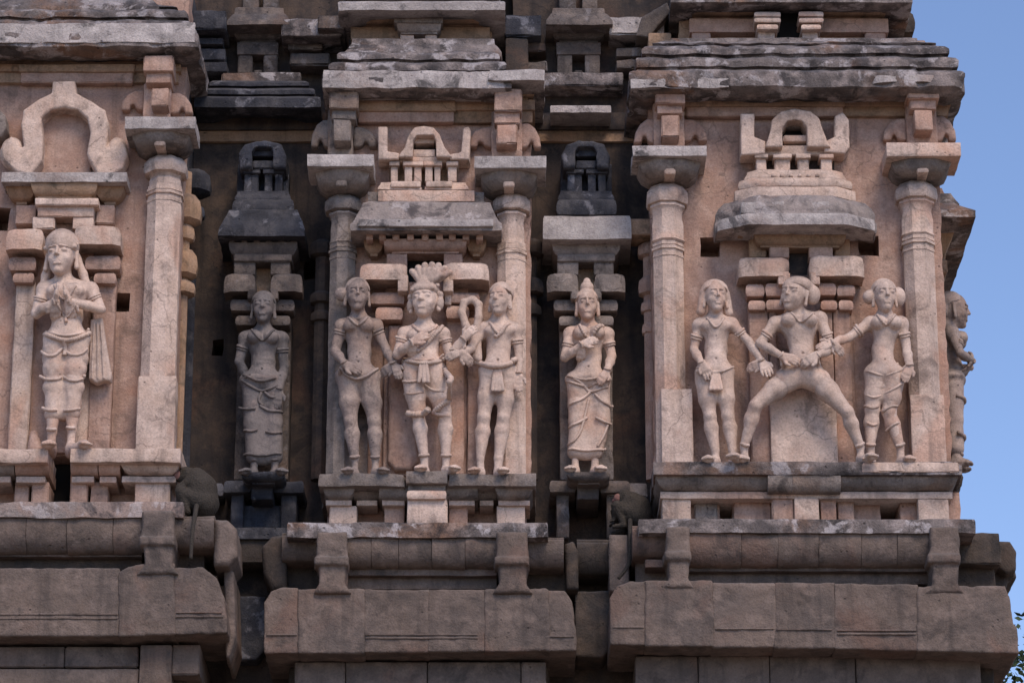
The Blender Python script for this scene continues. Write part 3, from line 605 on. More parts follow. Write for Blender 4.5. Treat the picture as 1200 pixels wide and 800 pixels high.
K('shrine_lintel', 36, 212, 114, 233, YL-.33, YL, P_CYMA, .08, 'warm', s, amp=.014, chip=.04); K('shrine_lintel', 6, 212, 42, 240, YL-.22, YL, P_CYMA, .12, 'warm', s); K('shrine_lintel', 110, 212, 146, 240, YL-.22, YL, P_CYMA, .12, 'warm', s)
B('shrine_tier', 41, 232, 115, 240, YL-.34, YL, 'pale', s, r=.01); B('shrine_tier', 44, 240, 110, 254, YL-.28, YL, 'pale', s); B('shrine_tier', 18, 240, 42, 262, YL-.14, YL, 'wall', s); B('shrine_tier', 112, 240, 134, 262, YL-.14, YL, 'wall', s)
B('shrine_jamb', 38, 254, 64, 268, YL-.26, YL, 'pale', s); B('shrine_jamb', 85, 254, 109, 268, YL-.26, YL, 'pale', s); B('shrine_back', 62, 250, 87, 285, YL-.03, YL+.01, 'shade_black', s, label='near-black panel painted as socket shade above the praying head')  # last panel is flat, its near-black colour imitates socket shade
slabs(s, 'pale', YL-.42, (7, 268, 50, 291), (86, 265, 141, 286), [], .4)
rings(s, 'wall', YL-.28, [(10, 301, 42, 318), (100, 300, 141, 317), (15, 320, 40, 332), (110, 320, 136, 333)], .26)
for a, b in ((14, 37), (106, 132)): B('colonnette', a, 330, b, 528, YL-.17, YL, 'pale' if a < 50 else 'wall', s, seg=.15, amp=.01)
B('colonnette', 90, 420, 108, 528, YL-.14, YL, 'pale', s, seg=.15)
# partly visible horseshoe scroll at the left frame edge
orn('scroll', [([(-22, 130), (-4, 126), (6, 134), (8, 150), (0, 160), (-22, 160)], .26, .02)], YL-.02, 'greyst', T)
# --- narrow shrines standing in the two recesses
YN = .42
def niche(cx, mat, pm, label, roofmat, slabroof, dx=0):
    s = B('niche_shrine', cx-31, 372, cx+31, 562, YN, YC, pm, T, label=label, amp=.01)
    o = [( -27, 197), (-29, 180), (-22, 168), (-8, 164), (8, 164), (22, 168), (28, 182), (27, 197)]
    orn('horseshoe_arch', [([(cx+a, b) for a, b in o], .3, .2)], YN, mat, s, subs=[([(cx-13, 199), (cx-13, 178), (cx-9, 172), (cx+9, 172), (cx+12, 178), (cx+12, 199)], .5, .3)], amp=.015, rd=.05)
    B('arch_shelf', cx-12, 176, cx+12, 183, YN-.2, YN+.2, mat, s, r=.01); B('arch_shelf', cx-12, 188, cx+12, 197, YN-.22, YN+.2, mat, s, r=.01)
    for a in (-22, -14, 2, 14): B('colonnette', cx+a, 197, cx+a+9, 227, YN-.16, YN+.3, mat, s, r=.01, seg=.06); B('colonnette_cap', cx+a-2, 198, cx+a+11, 203, YN-.2, YN+.3, mat, s, r=.008)
    B('shrine_back', cx-30, 192, cx+30, 228, YN+.05, YC, mat, s)
    K('shrine_tier', cx-33, 224, cx+33, 234, YN-.22, YC, P_SLOPE, .05, mat, s)
    if not slabroof:
        K('shrine_tier', cx-36, 234, cx+36, 250, YN-.27, YC, P_ROLL, .06, mat, s, amp=.016)
        K('shrine_roof', cx-52, 246, cx+50, 276, YN-.42, YC, [(.4, -.15), (1, 0), (1, .3), (.7, .7), (.5, 1), (.2, 1)], .22, roofmat, s, amp=.018, chip=.05)
    else:
        K('shrine_tier', cx-35, 234, cx+36, 253, YN-.27, YC, P_ROLL, .06, mat, s, amp=.016)
        K('shrine_roof', cx-51, 253, cx+53, 280, YN-.42, YC, [(.4, -.1), (1, 0), (.97, .9), (.9, 1), (.2, 1)], .1, roofmat, s, amp=.012, chip=.05)
    dentils([cx-36+i*14.4 for i in range(6)], 276, 287, YN-.24, pm, s, 7)
    K('shrine_lintel', cx-40, 284, cx+40, 305, YN-.26, YC, P_CYMA, .1, pm, s); B('shrine_lintel', cx-34, 297, cx+34, 306, YN-.24, YC, pm, s)
    B('shrine_jamb', cx-34, 306, cx-9, 322, YN-.2, YC, pm, s); B('shrine_jamb', cx+9, 306, cx+32, 322, YN-.2, YC, pm, s); B('shrine_back', cx-12, 300, cx+12, 400, YN+.02, YC, 'warm', s)
    slabs(s, pm, YN-.36, (cx-46, 321, cx-9, 341), (cx+9, 321, cx+46, 341), [(cx-18, 338, cx-9, 350), (cx+9, 338, cx+18, 350)], .34)
    rings(s, pm, YN-.24, [(cx-38, 351, cx-10, 365), (cx+10, 351, cx+37, 365), (cx-32, 370, cx-8, 382), (cx+8, 370, cx+32, 382)], .26)
    return s
niche(308, 'blue', 'dim', 'dark narrow shrine in the left recess', 'blue', False)
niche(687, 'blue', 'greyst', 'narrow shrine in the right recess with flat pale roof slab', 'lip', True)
# ================================================================== pedestals of the storey
K('pedestal_ledge', -80, 525, 56, 541, YL-.64, YL+.1, P_FLAT, .03, 'pale', T, amp=.02, chip=.09); K('pedestal_ledge', 83, 525, 212, 541, YL-.64, YL+1.4, P_FLAT, .03, 'pale', T, amp=.02, chip=.09)
def dado(parts, y0, y1, Y, back):
    B('dado', back[0], y0-2, back[1], y1+4, Y, Y+1.2, back[2], T, amp=.01)
    for p in parts: B('dado_block', p[0], y0+p[4] if len(p) > 4 else y0, p[1], y1+2, Y-p[2]-.12, Y+.05, p[3], T, amp=.009, chip=.03)
def split(fn, name, xs, *a, **k):
    for x0, x1 in xs: fn(name, x0, a[0], x1, a[1], *a[2:], **k)
for x0, x1, m in ((-80, 16, 'greyst'), (17, 57, 'wall'), (82, 114, 'wall'), (115, 140, 'wall'), (141, 210, 'pale')):
    K('pedestal_moulding', x0, 541, x1, 558, YL-.54, YL+.1, P_CUSH, .14, m, T, amp=.01, chip=.03, cut='both' if x1 < 200 else None)
    K('pedestal_fillet', x0+2, 558, x1-4, 565, YL-.44, YL+.1, P_FLAT, .03, 'pale', T)
dado([(37, 57, .26, 'wall'), (17, 34, .2, 'wall'), (82, 102, .26, 'wall'), (106, 126, .2, 'wall'), (158, 199, .28, 'pale')], 564, 590, YL, (-80, 57, 'wall'))
B('dado', 82, 540, 204, 594, YL+.02, YL+1.2, 'wall', T)
B('slot_shade_panel', 55, 524, 84, 594, YL+.3, YL+.4, 'shade_black', T)  # near-black sheet behind the ledge gap, shade put into the colour
K('pedestal_base', -80, 588, 215, 606, YL-.66, YL+1, P_LIP, .08, 'roof', T, amp=.016, chip=.07)
# middle
K('pedestal_ledge', 373, 555, 475, 569, YM-.62, YM+.8, P_FLAT, .03, 'greyst', T, amp=.02, chip=.09); K('pedestal_ledge', 526, 555, 628, 569, YM-.62, YM+.8, P_FLAT, .03, 'greyst', T, amp=.02, chip=.09)
for x0, x1 in ((378, 416), (414, 446), (444, 478), (522, 560), (558, 582), (580, 625)): K('pedestal_moulding', x0, 569, x1, 586, YM-(.54 if x0 not in (414, 558) else .42), YM+.1, P_CUSH, .12, 'greyst', T, amp=.01, chip=.03, cut=None if x0 in (378, 580) else 'both'); K('pedestal_fillet', x0+4, 586, x1-4, 592, YM-(.42 if x0 not in (414, 558) else .34), YM+.1, P_FLAT, .03, 'pale', T)
dado([(386, 418, .26, 'pale'), (450, 474, .22, 'wall'), (526, 548, .22, 'wall'), (582, 615, .26, 'pale')], 592, 614, YM, (384, 617, 'wall'))
B('dado', 386, 552, 614, 600, YM+.01, YM+.9, 'wall', T)
K('king_pedestal', 476, 552, 524, 566, YM-.70, YM, P_FLAT, .03, 'greyst', T, amp=.01, chip=.05); K('king_pedestal', 478, 566, 522, 574, YM-.62, YM, P_FLAT, .03, 'greyst', T); K('king_pedestal', 477, 574, 523, 585, YM-.66, YM, P_ROLL, .05, 'pale', T); B('king_pedestal', 477, 585, 524, 614, YM-.6, YM, 'pale', T, amp=.01)
K('pedestal_base', 336, 612, 642, 629, YM-.70, YM+.9, P_LIP, .08, 'eave', T, amp=.018, chip=.07)
# right
K('pedestal_ledge', 766, 541, 1128, 556, YR-.64, 6.2, P_FLAT, .04, 'eave', T, amp=.016, chip=.06)
B('pedestal_ledge_patch', 1010, 541, 1124, 553, YR-.655, YR-.2, 'pale', T, amp=.01, chip=.04)
K('pedestal_moulding', 768, 555, 1124, 576, YR-.58, 6.2, P_CUSH, .16, 'greyst', T, amp=.014, chip=.04); K('pedestal_fillet', 774, 576, 1116, 584, YR-.45, 6.0, P_FLAT, .03, 'pale', T)
for x0, x1 in ((900, 930), (929, 961), (960, 986)): K('pedestal_moulding', x0, 556, x1, 577, YR-.62, YR, P_CUSH, .1, 'greyst', T, amp=.012, chip=.04, cut='both')
wall('dado', 774, 576, 1115, 616, YR-.2, .7, [(842, 583, 859, 608), (1031, 586, 1054, 608)], 'wall', T)
core('dado', XR-.6, XR+.02, YR+.1, 6.0, ZB-.7, ZB+.1, 'greyst')
for p in ((776, 810, .2, 'pale'), (814, 841, .05, 'greyst'), (860, 904, .07, 'wall'), (905, 930, .2, 'wall'), (931, 960, .26, 'pale'), (962, 980, .16, 'wall'), (982, 1001, .1, 'wall'), (1055, 1074, .07, 'wall'), (1076, 1112, .22, 'pale')):
    B('dado_block', p[0], 583, p[1], 612, YR-.22-p[2], YR-.05, p[3], T, amp=.009, chip=.03)
K('pedestal_base', 748, 608, 1143, 624, YR-.76, 6.2, P_LIP, .08, 'eave', T, amp=.018, chip=.07)
# recess pedestals
def rped(cx, mat):
    K('console', cx-25, 553, cx+25, 567, YN-.56, YC, P_CYMA, .12, mat, T, amp=.02, chip=.09); B('console_stem', cx-14, 566, cx+12, 585, YN-.3, YC, mat, T, amp=.012)
    for a, b in ((-46, -14), (13, 48)): K('pedestal_ledge', cx+a, 563, cx+b, 578, YN-.2, YC, P_ROLL, .05, mat, T, amp=.014, chip=.05); B('pedestal_leg', cx+a+8, 578, cx+b-9, 630, YN-.1, YC, mat, T, amp=.014)
rped(308, 'blue'); rped(690, 'dim')
B('dado', 272, 592, 336, 632, YN, YC, 'blue', T, amp=.014)
K('recess_ledge', 230, 566, 262, 582, .5, 1.0, P_ROLL, .05, 'blue', T)
B('recess_rubble', 712, 566, 758, 582, .3, YC, 'greyst', T, amp=.02, chip=.06)
# ================================================================== GRANITE BASE
def gslab(x0, y0, x1, y1, Yf, mat, joints=(), grooves=(), fl=None, rnd=(18, 18)):
    """shouldered slab course cut into stones by the visible joints"""
    xs = [x0]+list(joints)+[x1]; yb = Yf+1.4
    for a, b in zip(xs[:-1], xs[1:]):
        l = rnd[0] if a == x0 else 0; r = rnd[1] if b == x1 else 0
        B('stone_block', a+(.6 if a != x0 else 0), y0 if not (l or r) else y0, b-(.6 if b != x1 else 0), y1, Yf, yb, mat, granite, r=.03, amp=.008, seg=.12, chip=.03)
    for g in grooves: B('groove_fillet', g[0], g[1], g[2], g[1]+2.2, Yf-.012, Yf+.05, mat, granite, r=.006, amp=.002, chip=.01, seg=.2)
granite = obj('granite_base', mk('granite_base', *join(
    rbox(-9.5, XLr+.25, YL-.15, 6.5, 0, W(0, 752, 0)[1]-.15, .05, .6, .02, sd=1), rbox(-9.5, XR+.35, YM+.45, 6.4, .01, W(0, 620, 0)[1]-.1, .05, .6, .02, sd=2),
    rbox(XMl-.5, XMr+.2, YM-.1, .6, .02, W(0, 770, 0)[1]-.12, .05, .6, .02, sd=3), rbox(XRl-.15, XR+.35, YR-.12, 6.45, .03, W(0, 765, 0)[1]-.15, .05, .6, .02, sd=4))), M['granite_dark'], T)
# left: capping course, fillets, slab, course below
def gcap(xs, y0, y1, Yf, mat, a=.16, back=1.2):
    for i, (p, q) in enumerate(zip(xs[:-1], xs[1:])):
        K('stone_block', p+.1, y0, q-.1, y1, Yf+random.uniform(-.008, .008), Yf+back, [(.1, -.1), (.42, 0), (.75, .22), (.95, .5), (1, .74), (.97, .9), (.85, .93), (.85, 1), (.2, 1.02)], a+.04, mat, granite, amp=.014, chip=.05, cut='both')
gcap([-80, 30, 78, 132, 166], 603, 645, YL-.62, 'granite'); gcap([204, 250], 605, 640, YL-.62, 'granite')
K('stone_fillet', -80, 642, 166, 652, YL-.42, YL+.6, P_FLAT, .03, 'granite', granite); K('stone_fillet', -80, 654, 166, 668, YL-.3, YL+.6, P_FLAT, .03, 'granite_dark', granite)
B('stone_block', -80, 640, 240, 672, YL-.2, YL+1.5, 'granite_dark', granite)
def corner(x0, x1, y0, y1, y2, Yf, mat):
    """projecting bracket stone with a bulb and neck that runs down onto the slab"""
    X0, Z1 = W(x0, y0, Yf); X1, _ = W(x1, y0, Yf); d = (x1-x0); h = y2-y0
    p = [(x0, y0), (x1, y0), (x1+1, y0+h*.28), (x1+2, y0+h*.5), (x1, y0+h*.62), (x1-1, y0+h*.9), (x1+6, y2+4), (x0-6, y2+4), (x0+3, y0+h*.9), (x0+2, y0+h*.62), (x0-2, y0+h*.5), (x0, y0+h*.28)]
    return orn('bracket_stone', [(p, 0, .6), ([(x0-3, y0+h*.42), (x1+2, y0+h*.42), (x1+2, y0+h*.58), (x0-3, y0+h*.58)], .05, .3)], Yf, mat, granite, h=.018, amp=.014, rd=.04)
corner(166, 203, 597, 642, 668, YL-.78, 'granite')
def slabpoly(pts, Yf, mat, depth=1.2, rd=.008, h=.02):
    xa, xb = min(q[0] for q in pts), max(q[0] for q in pts); pts = [(x-1.4 if x < xa+3 else x+1.4 if x > xb-3 else x, y) for x, y in pts]
    return orn('stone_slab', [(pts, 0, depth)], Yf, mat, granite, h=h, amp=.016, rd=rd)
slabpoly([(-60, 665), (139, 665), (139, 745), (-60, 745)], YL-.72, 'granite')
slabpoly([(140, 670), (150, 664), (166, 660), (203, 660), (204, 743), (140, 745)], YL-.735, 'granite', .9)
slabpoly([(204, 664), (238, 664), (254, 676), (263, 700), (266, 741), (204, 743)], YL-.72, 'granite')
for a, b, y in ((-60, 138, 718), (-60, 138, 723), (206, 260, 716), (206, 262, 721)): B('groove_fillet', a, y, b, y+2, YL-.735, YL-.6, 'granite', granite, r=.006, amp=.003, chip=.02, seg=.2)
orn('stone_block', [([(250, 607), (266, 607), (277, 618), (278, 650), (268, 662), (250, 662)], 0, .9)], YL-.55, 'granite', granite, h=.02, rd=.08)
orn('stone_block', [([(262, 664), (274, 668), (276, 745), (268, 770), (264, 770)], 0, 1.0)], YL-.3, 'granite', granite, h=.02, rd=.04)
B('stone_block', -80, 757, 75, 781, YL-.42, YL+1, 'granite', granite, seg=.15); B('stone_block', 76, 757, 162, 781, YL-.42, YL+1, 'granite', granite, seg=.15); B('stone_block', -80, 783, 162, 830, YL-.44, YL+1, 'granite', granite, seg=.15)
B('stone_block', 163, 755, 200, 830, YL-.5, YL+1, 'granite', granite, seg=.15); B('stone_block', 201, 755, 234, 790, YL-.42, YL+1, 'granite', granite)
# left recess
K('stone_block', 268, 622, 318, 662, .1, 1, P_ROLL, .1, 'granite_dark', granite, amp=.014, chip=.04)
K('recess_ledge', 258, 618, 345, 631, .05, 1, P_LIP, .06, 'blue', granite, amp=.014, chip=.05)
slabpoly([(268, 698), (310, 698), (310, 760), (300, 772), (272, 772)], .15, 'blue', .8)
# middle
orn('stone_block', [([(306, 640), (318, 626), (336, 624), (336, 690), (318, 690), (308, 672)], 0, .8)], YM-.35, 'granite_dark', granite, h=.02, rd=.08)
gcap([330, 371], 625, 655, YM-.5, 'granite', .1); gcap([404, 435, 467, 506, 545, 582], 627, 662, YM-.66, 'granite'); gcap([618, 661], 630, 662, YM-.5, 'granite', .12)
K('stone_fillet', 404, 664, 582, 674, YM-.44, YM+.6, P_FLAT, .03, 'granite', granite); K('stone_fillet', 404, 675, 582, 690, YM-.34, YM+.6, P_FLAT, .03, 'granite', granite); B('stone_block', 325, 655, 665, 700, YM-.1, YM+.8, 'granite_dark', granite)
corner(371, 406, 622, 662, 690, YM-.8, 'granite'); corner(582, 618, 622, 662, 690, YM-.8, 'granite')
slabpoly([(311, 705), (318, 692), (330, 688), (349, 688), (349, 765), (311, 765)], YM-.72, 'granite'); slabpoly([(350, 689), (426, 689), (426, 765), (350, 765)], YM-.735, 'granite')
slabpoly([(427, 690), (502, 690), (502, 764), (427, 764)], YM-.72, 'granite'); slabpoly([(503, 690), (568, 690), (568, 763), (503, 763)], YM-.725, 'granite'); slabpoly([(569, 689), (642, 689), (644, 762), (569, 763)], YM-.735, 'granite')
slabpoly([(643, 690), (662, 692), (671, 704), (674, 740), (674, 762), (643, 762)], YM-.72, 'granite')
for a, b, y in ((312, 348, 742), (428, 560, 742), (428, 560, 746), (640, 673, 744)): B('groove_fillet', a, y, b, y+2, YM-.738, YM-.6, 'granite', granite, r=.006, amp=.003, chip=.02, seg=.2)
for a, b in ((345, 404), (405, 500), (501, 610), (611, 640)): B('stone_block', a, 775, b, 830, YM-.4, YM+.6, 'granite', granite, seg=.15)
# right recess
gcap([676, 714], 633, 670, YM-.1, 'granite_dark', .12); B('stone_block', 714, 626, 737, 692, YR-.2, YC, 'granite', granite, amp=.012); slabpoly([(675, 692), (714, 692), (714, 760), (706, 770), (676, 768)], YM-.1, 'granite_dark', .8)
orn('stone_block', [([(661, 636), (672, 632), (678, 645), (678, 690), (664, 690)], 0, .7)], YM-.3, 'granite_dark', granite, h=.02, rd=.05)
# right
gcap([741, 781], 617, 650, YR-.62, 'granite', .14); gcap([807, 869, 912, 960, 1010, 1052, 1092], 619, 660, YR-.72, 'granite')
K('stone_fillet', 756, 655, 786, 664, YR-.5, YR+.5, P_FLAT, .03, 'granite', granite); K('stone_fillet', 806, 659, 1092, 669, YR-.5, YR+.6, P_FLAT, .03, 'granite', granite); K('stone_fillet', 806, 671, 1092, 684, YR-.4, YR+.6, P_FLAT, .03, 'granite', granite); B('stone_block', 745, 648, 1100, 695, YR-.25, YR+1.2, 'granite', granite)
corner(781, 808, 616, 652, 684, YR-.84, 'granite'); corner(1090, 1124, 616, 660, 690, YR-.84, 'granite')
slabpoly([(716, 700), (724, 686), (738, 680), (756, 680), (756, 755), (716, 755)], YR-.8, 'granite'); slabpoly([(757, 679), (834, 679), (836, 757), (757, 756)], YR-.815, 'granite')
slabpoly([(836, 682), (908, 682), (908, 758), (836, 758)], YR-.8, 'granite'); slabpoly([(909, 682), (977, 682), (977, 759), (909, 759)], YR-.803, 'granite'); slabpoly([(979, 683), (1075, 684), (1075, 762), (979, 760)], YR-.8, 'granite')
slabpoly([(1076, 686), (1178, 686), (1184, 700), (1188, 730), (1191, 734), (1193, 765), (1076, 762)], YR-.812, 'granite', 1.6)
for a, b, y in ((718, 755, 733), (838, 907, 735), (910, 975, 736), (981, 1074, 737), (981, 1074, 741)): B('groove_fillet', a, y, b, y+2, YR-.818, YR-.6, 'granite', granite, r=.006, amp=.003, chip=.02, seg=.2)
for a, b in ((745, 818), (819, 902), (903, 1003), (1004, 1150)): B('stone_block', a, 768, b, 830, YR-.42, YR+.6, 'granite', granite, seg=.15)
# right-hand flank stones stepping back
B('stone_block', 1122, 624, 1172, 660, YR-.3, YR+.9, 'granite_dark', granite, amp=.02, chip=.06); B('stone_block', 1120, 645, 1166, 692, YR-.1, YR+1.4, 'granite_dark', granite, amp=.02, chip=.06)
orn('stone_block', [([(1160, 632), (1184, 633), (1192, 645), (1191, 668), (1180, 672), (1168, 664), (1160, 664)], 0, .8)], YR+.3, 'granite_dark', granite, h=.02, rd=.05)
orn('stone_block', [([(1160, 668), (1190, 666), (1192, 676), (1182, 680), (1176, 696), (1150, 696)], 0, .8)], YR+.5, 'granite_dark', granite, h=.02, rd=.05)
# ================================================================== NEXT STOREY UP
YU = .5
def upper(x0, x1, Y, mat, ys):
    wall('upper_wall', x0, -110, x1, ys[0], Y, .6, [], mat, T)
wall('upper_wall', -70, -110, 175, 12, YL+.3, .6, [(120, -40, 138, 8), (12, -40, 22, 8), (70, -40, 82, 8)], 'wall', T)
for a, b in ((-60, -10), (10, 70), (84, 118), (140, 165)): B('upper_pillar', a, -80, b, 6, YL+.15, YL+.4, 'pale', T); B('upper_pillar_base', a-3, 2, b+3, 10, YL+.05, YL+.4, 'lip', T)
wall('upper_wall', 408, -110, 576, 62, YM+.35, .6, [(487, 38, 497, 58)], 'warm', T)
K('upper_eave', 396, -16, 592, 13, YM-.25, YM+1.4, P_EAVE, .4, 'lip', T, amp=.014, chip=.05)
K('upper_architrave', 408, 16, 580, 32, YM+.12, YM+1.3, P_CYMA, .15, 'warm', T); K('upper_architrave', 411, 32, 574, 47, YM+.2, YM+1.3, P_FLAT, .04, 'warm', T)
K('upper_capital', 462, 20, 519, 27, YM-.02, YM+.4, P_FLAT, .03, 'greyst', T); K('upper_capital', 465, 27, 517, 40, YM+.0, YM+.4, P_CYMA, .05, 'greyst', T)
for a, b in ((469, 485), (498, 512), (414, 440), (548, 566)): B('upper_pillar', a, 39 if a in (469, 498) else 45, b, 60, YM+.08, YM+.5, 'pale' if a != 414 else 'wall', T)
wall('upper_wall', 802, -110, 1043, 58, YR+.4, .6, [(912, 10, 938, 52)], 'warm', T)
core('side_wall', XR-1.1, XR-.65, YR+.9, 6, ZT-1.6, ZT+1.2, 'warm')
K('upper_eave', 786, -30, 1069, 4, YR-.1, 6.4, P_EAVE, .42, 'eave', T, amp=.014, chip=.05)
K('upper_eave', 1052, 14, 1072, 40, YR+.9, 5.5, P_ROLL, .08, 'granite_dark', T, amp=.02)
K('upper_architrave', 800, 5, 908, 22, YR+.2, 1.2, P_CYMA, .15, 'warm', T); K('upper_architrave', 808, 22, 906, 38, YR+.26, 1.2, P_FLAT, .04, 'wall', T); K('upper_architrave', 942, 5, 1046, 22, YR+.2, 6, P_CYMA, .15, 'warm', T); K('upper_architrave', 944, 22, 1041, 38, YR+.26, 6, P_FLAT, .04, 'wall', T); B('window_shade_panel', 908, 6, 942, 58, YR+.33, YR+.42, 'shade_black', T)  # last box covers the window hole, interior shade painted near-black
for a, b in ((811, 833), (1014, 1038)): B('upper_pillar', a, 37, b, 58, YR+.28, YR+.6, 'wall', T)
for a, b in ((886, 912), (938, 962)):
    B('upper_pillar', a+2, 14, b-4, 54, YR+.12, YR+.6, 'pale', T)
    for y in (14, 21, 29): K('cushion_ring', a-2+(y > 25)*3, y, b+(y < 25)*3, y+6, YR+.02, YR+.6, P_ROLL, .04, 'pale', T)
# upper recesses: stumpy pillars under their own dark eaves
wall('upper_wall', 170, -110, 420, 100, YC+.25, .5, [], 'shade_black', T); wall('upper_wall', 560, -110, 810, 100, YC+.25, .5, [], 'shade_black', T)  # recess back walls coloured near-black to stand for deep shade
def stump(x0, x1, y0, mat):
    K('upper_eave', x0-12, y0-14, x1+14, y0+5, YC-.5, YC+.3, P_SLOPE, .15, mat, T, amp=.02, chip=.06)
    K('upper_capital', x0-6, y0+8, x1+6, y0+26, YC-.25, YC+.3, P_CYMA, .1, mat, T, amp=.012)
    K('upper_capital', x0, y0+26, x1, y0+40, YC-.22, YC+.3, P_FLAT, .03, mat, T)
    w = (x1-x0)*.36
    B('upper_pillar', x0+1, y0+40, x0+w, y0+62, YC-.2, YC+.3, mat, T); B('upper_pillar', x1-w, y0+40, x1-1, y0+62, YC-.2, YC+.3, mat, T)
    B('upper_pillar_base', x0+w+2, y0+58, x1-w-2, y0+72, YC-.15, YC+.3, mat, T); B('upper_ledge', x0-18, y0+61, x1+26, y0+76, YC-.35, YC+.3, 'eave', T, amp=.022, chip=.06)
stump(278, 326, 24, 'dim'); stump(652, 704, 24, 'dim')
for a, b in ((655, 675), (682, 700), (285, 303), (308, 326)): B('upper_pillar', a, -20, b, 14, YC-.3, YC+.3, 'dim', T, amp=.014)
for (x0, y0, x1, y1, m, Yf) in ((205, 12, 265, 34, 'blue', .3), (210, 44, 262, 52, 'blue', .45), (232, 57, 264, 70, 'blue', .5), (232, 72, 266, 84, 'blue', .48), (330, 22, 400, 42, 'eave', .35), (338, 50, 378, 58, 'dim', .6), (340, 62, 386, 76, 'dim', .55),
                               (592, 18, 634, 42, 'blue', .4), (596, 50, 640, 60, 'dark_brown', .6), (714, 20, 778, 40, 'lip', .45), (722, 56, 768, 66, 'dim', .6), (722, 70, 775, 80, 'dim', .55), (590, 72, 640, 84, 'dim', .55), (372, 18, 404, 34, 'dim', .2)):
    B('upper_masonry_block', x0, y0, x1, y1, Yf, 1.2, m, T, amp=.025, chip=.08)
orn('leaf_scroll', [([(752, 20), (782, 2), (786, 14), (772, 30), (760, 44), (745, 42)], 0, .6)], .3, 'dim', T, h=.02)
# profile shrine on the right-hand flank
def side_block(name, z_top, z_bot, out, Ya, Yb, mat, prof=None):
    z1, z0 = W(0, z_top, 1.6)[1], W(0, z_bot, 1.6)[1]; x = XR+.10
    pr = prof or [(.9, 0), (1, .1), (1, .9), (.85, 1)]
    obj(name, mk(name, *mould([(x-.3, Ya), (x, Ya), (x, Yb), (x-.3, Yb)], [(o*out, z0+(z1-z0)*t) for o, t in pr], .07, .014, sd=nsd(), chip=.05)), M[mat], fs)
fs = core('flank_shrine', XR-.1, XR+.17, 1.3, 2.75, ZB, W(0, 330, 1.6)[1], 'dim')
for a in ((268, 292, .42, .95, 3.1, 'eave', [(.3, -.1), (1, 0), (1, .3), (.6, .8), (.45, 1)]), (248, 268, .28, 1.2, 2.9, 'eave', [(.9, 0), (1, .2), (.7, 1)]), (234, 248, .17, 1.35, 2.7, 'eave', [(.9, 0), (1, .2), (.7, 1)]), (292, 318, .22, 1.2, 2.8, 'warm', [(.4, 0), (.6, .4), (1, 1)]), (318, 334, .14, 1.3, 2.7, 'warm', None), (556, 592, .2, 1.3, 2.8, 'granite_dark', [(.4, 0), (.9, .25), (1, .5), (.8, .9), (.3, 1)])):
    side_block('shrine_tier', *a[:6], prof=a[6])
# ================================================================== FIGURES
def resample(pts, step):
    P = [np.array(p, float) for p in pts]; out = [P[0]]
    for a, b in zip(P[:-1], P[1:]):
        n = max(1, int(np.linalg.norm(b-a)/step))
        for i in range(1, n+1): out.append(a+(b-a)*i/n)
    return out
def smoothc(pts, it=2):
    for _ in range(it):
        q = [pts[0]]
        for a, b in zip(pts[:-1], pts[1:]): q += [tuple(np.array(a)*.75+np.array(b)*.25), tuple(np.array(a)*.25+np.array(b)*.75)]
        pts = q+[pts[-1]]
    return pts
def hand(f, w, d, side, s, curl=.3, spread=1.0, nrm=(0, -1, 0), thumb=1):
    """palm, four unequal bent fingers and a thumb leaving the side of the palm"""
    w = np.array(w, float); d = np.array(d, float); d /= np.linalg.norm(d); n = np.array(nrm, float); n -= d*(n@d); n /= np.linalg.norm(n)
    a = np.cross(d, n)*side
    c = w+d*.05*s
    for t in (-.026, -.009, .009, .026): f.cap(w+a*t*s*.6, w+d*.085*s+a*t*s*spread, .022*s, .019*s, .012)
    for i, (t, L) in enumerate(((-.031, .07), (-.0105, .085), (.0105, .08), (.031, .06))):
        p0 = w+d*.085*s+a*t*s*spread; p1 = p0+(d+a*t*5*spread)*L*.5*s-n*curl*.018*s*-1*(-1); p1 = p0+(d+a*t*4*(spread-.6))*L*.52*s - n*curl*.012*s
        p2 = p1+d*L*.5*s*(1-.4*curl)-n*curl*.035*s
        f.cap(p0, p1, .0145*s, .0135*s, .004); f.cap(p1, p2, .0135*s, .0105*s, .004)
    q0 = w+d*.02*s-a*.02*s*thumb; q1 = q0-a*.038*s*thumb+d*.035*s-n*-.01*s; q2 = q1+d*.035*s-a*.006*s*thumb
    f.cap(q0, q1, .018*s, .015*s, .01); f.cap(q1, q2, .015*s, .012*s, .005)
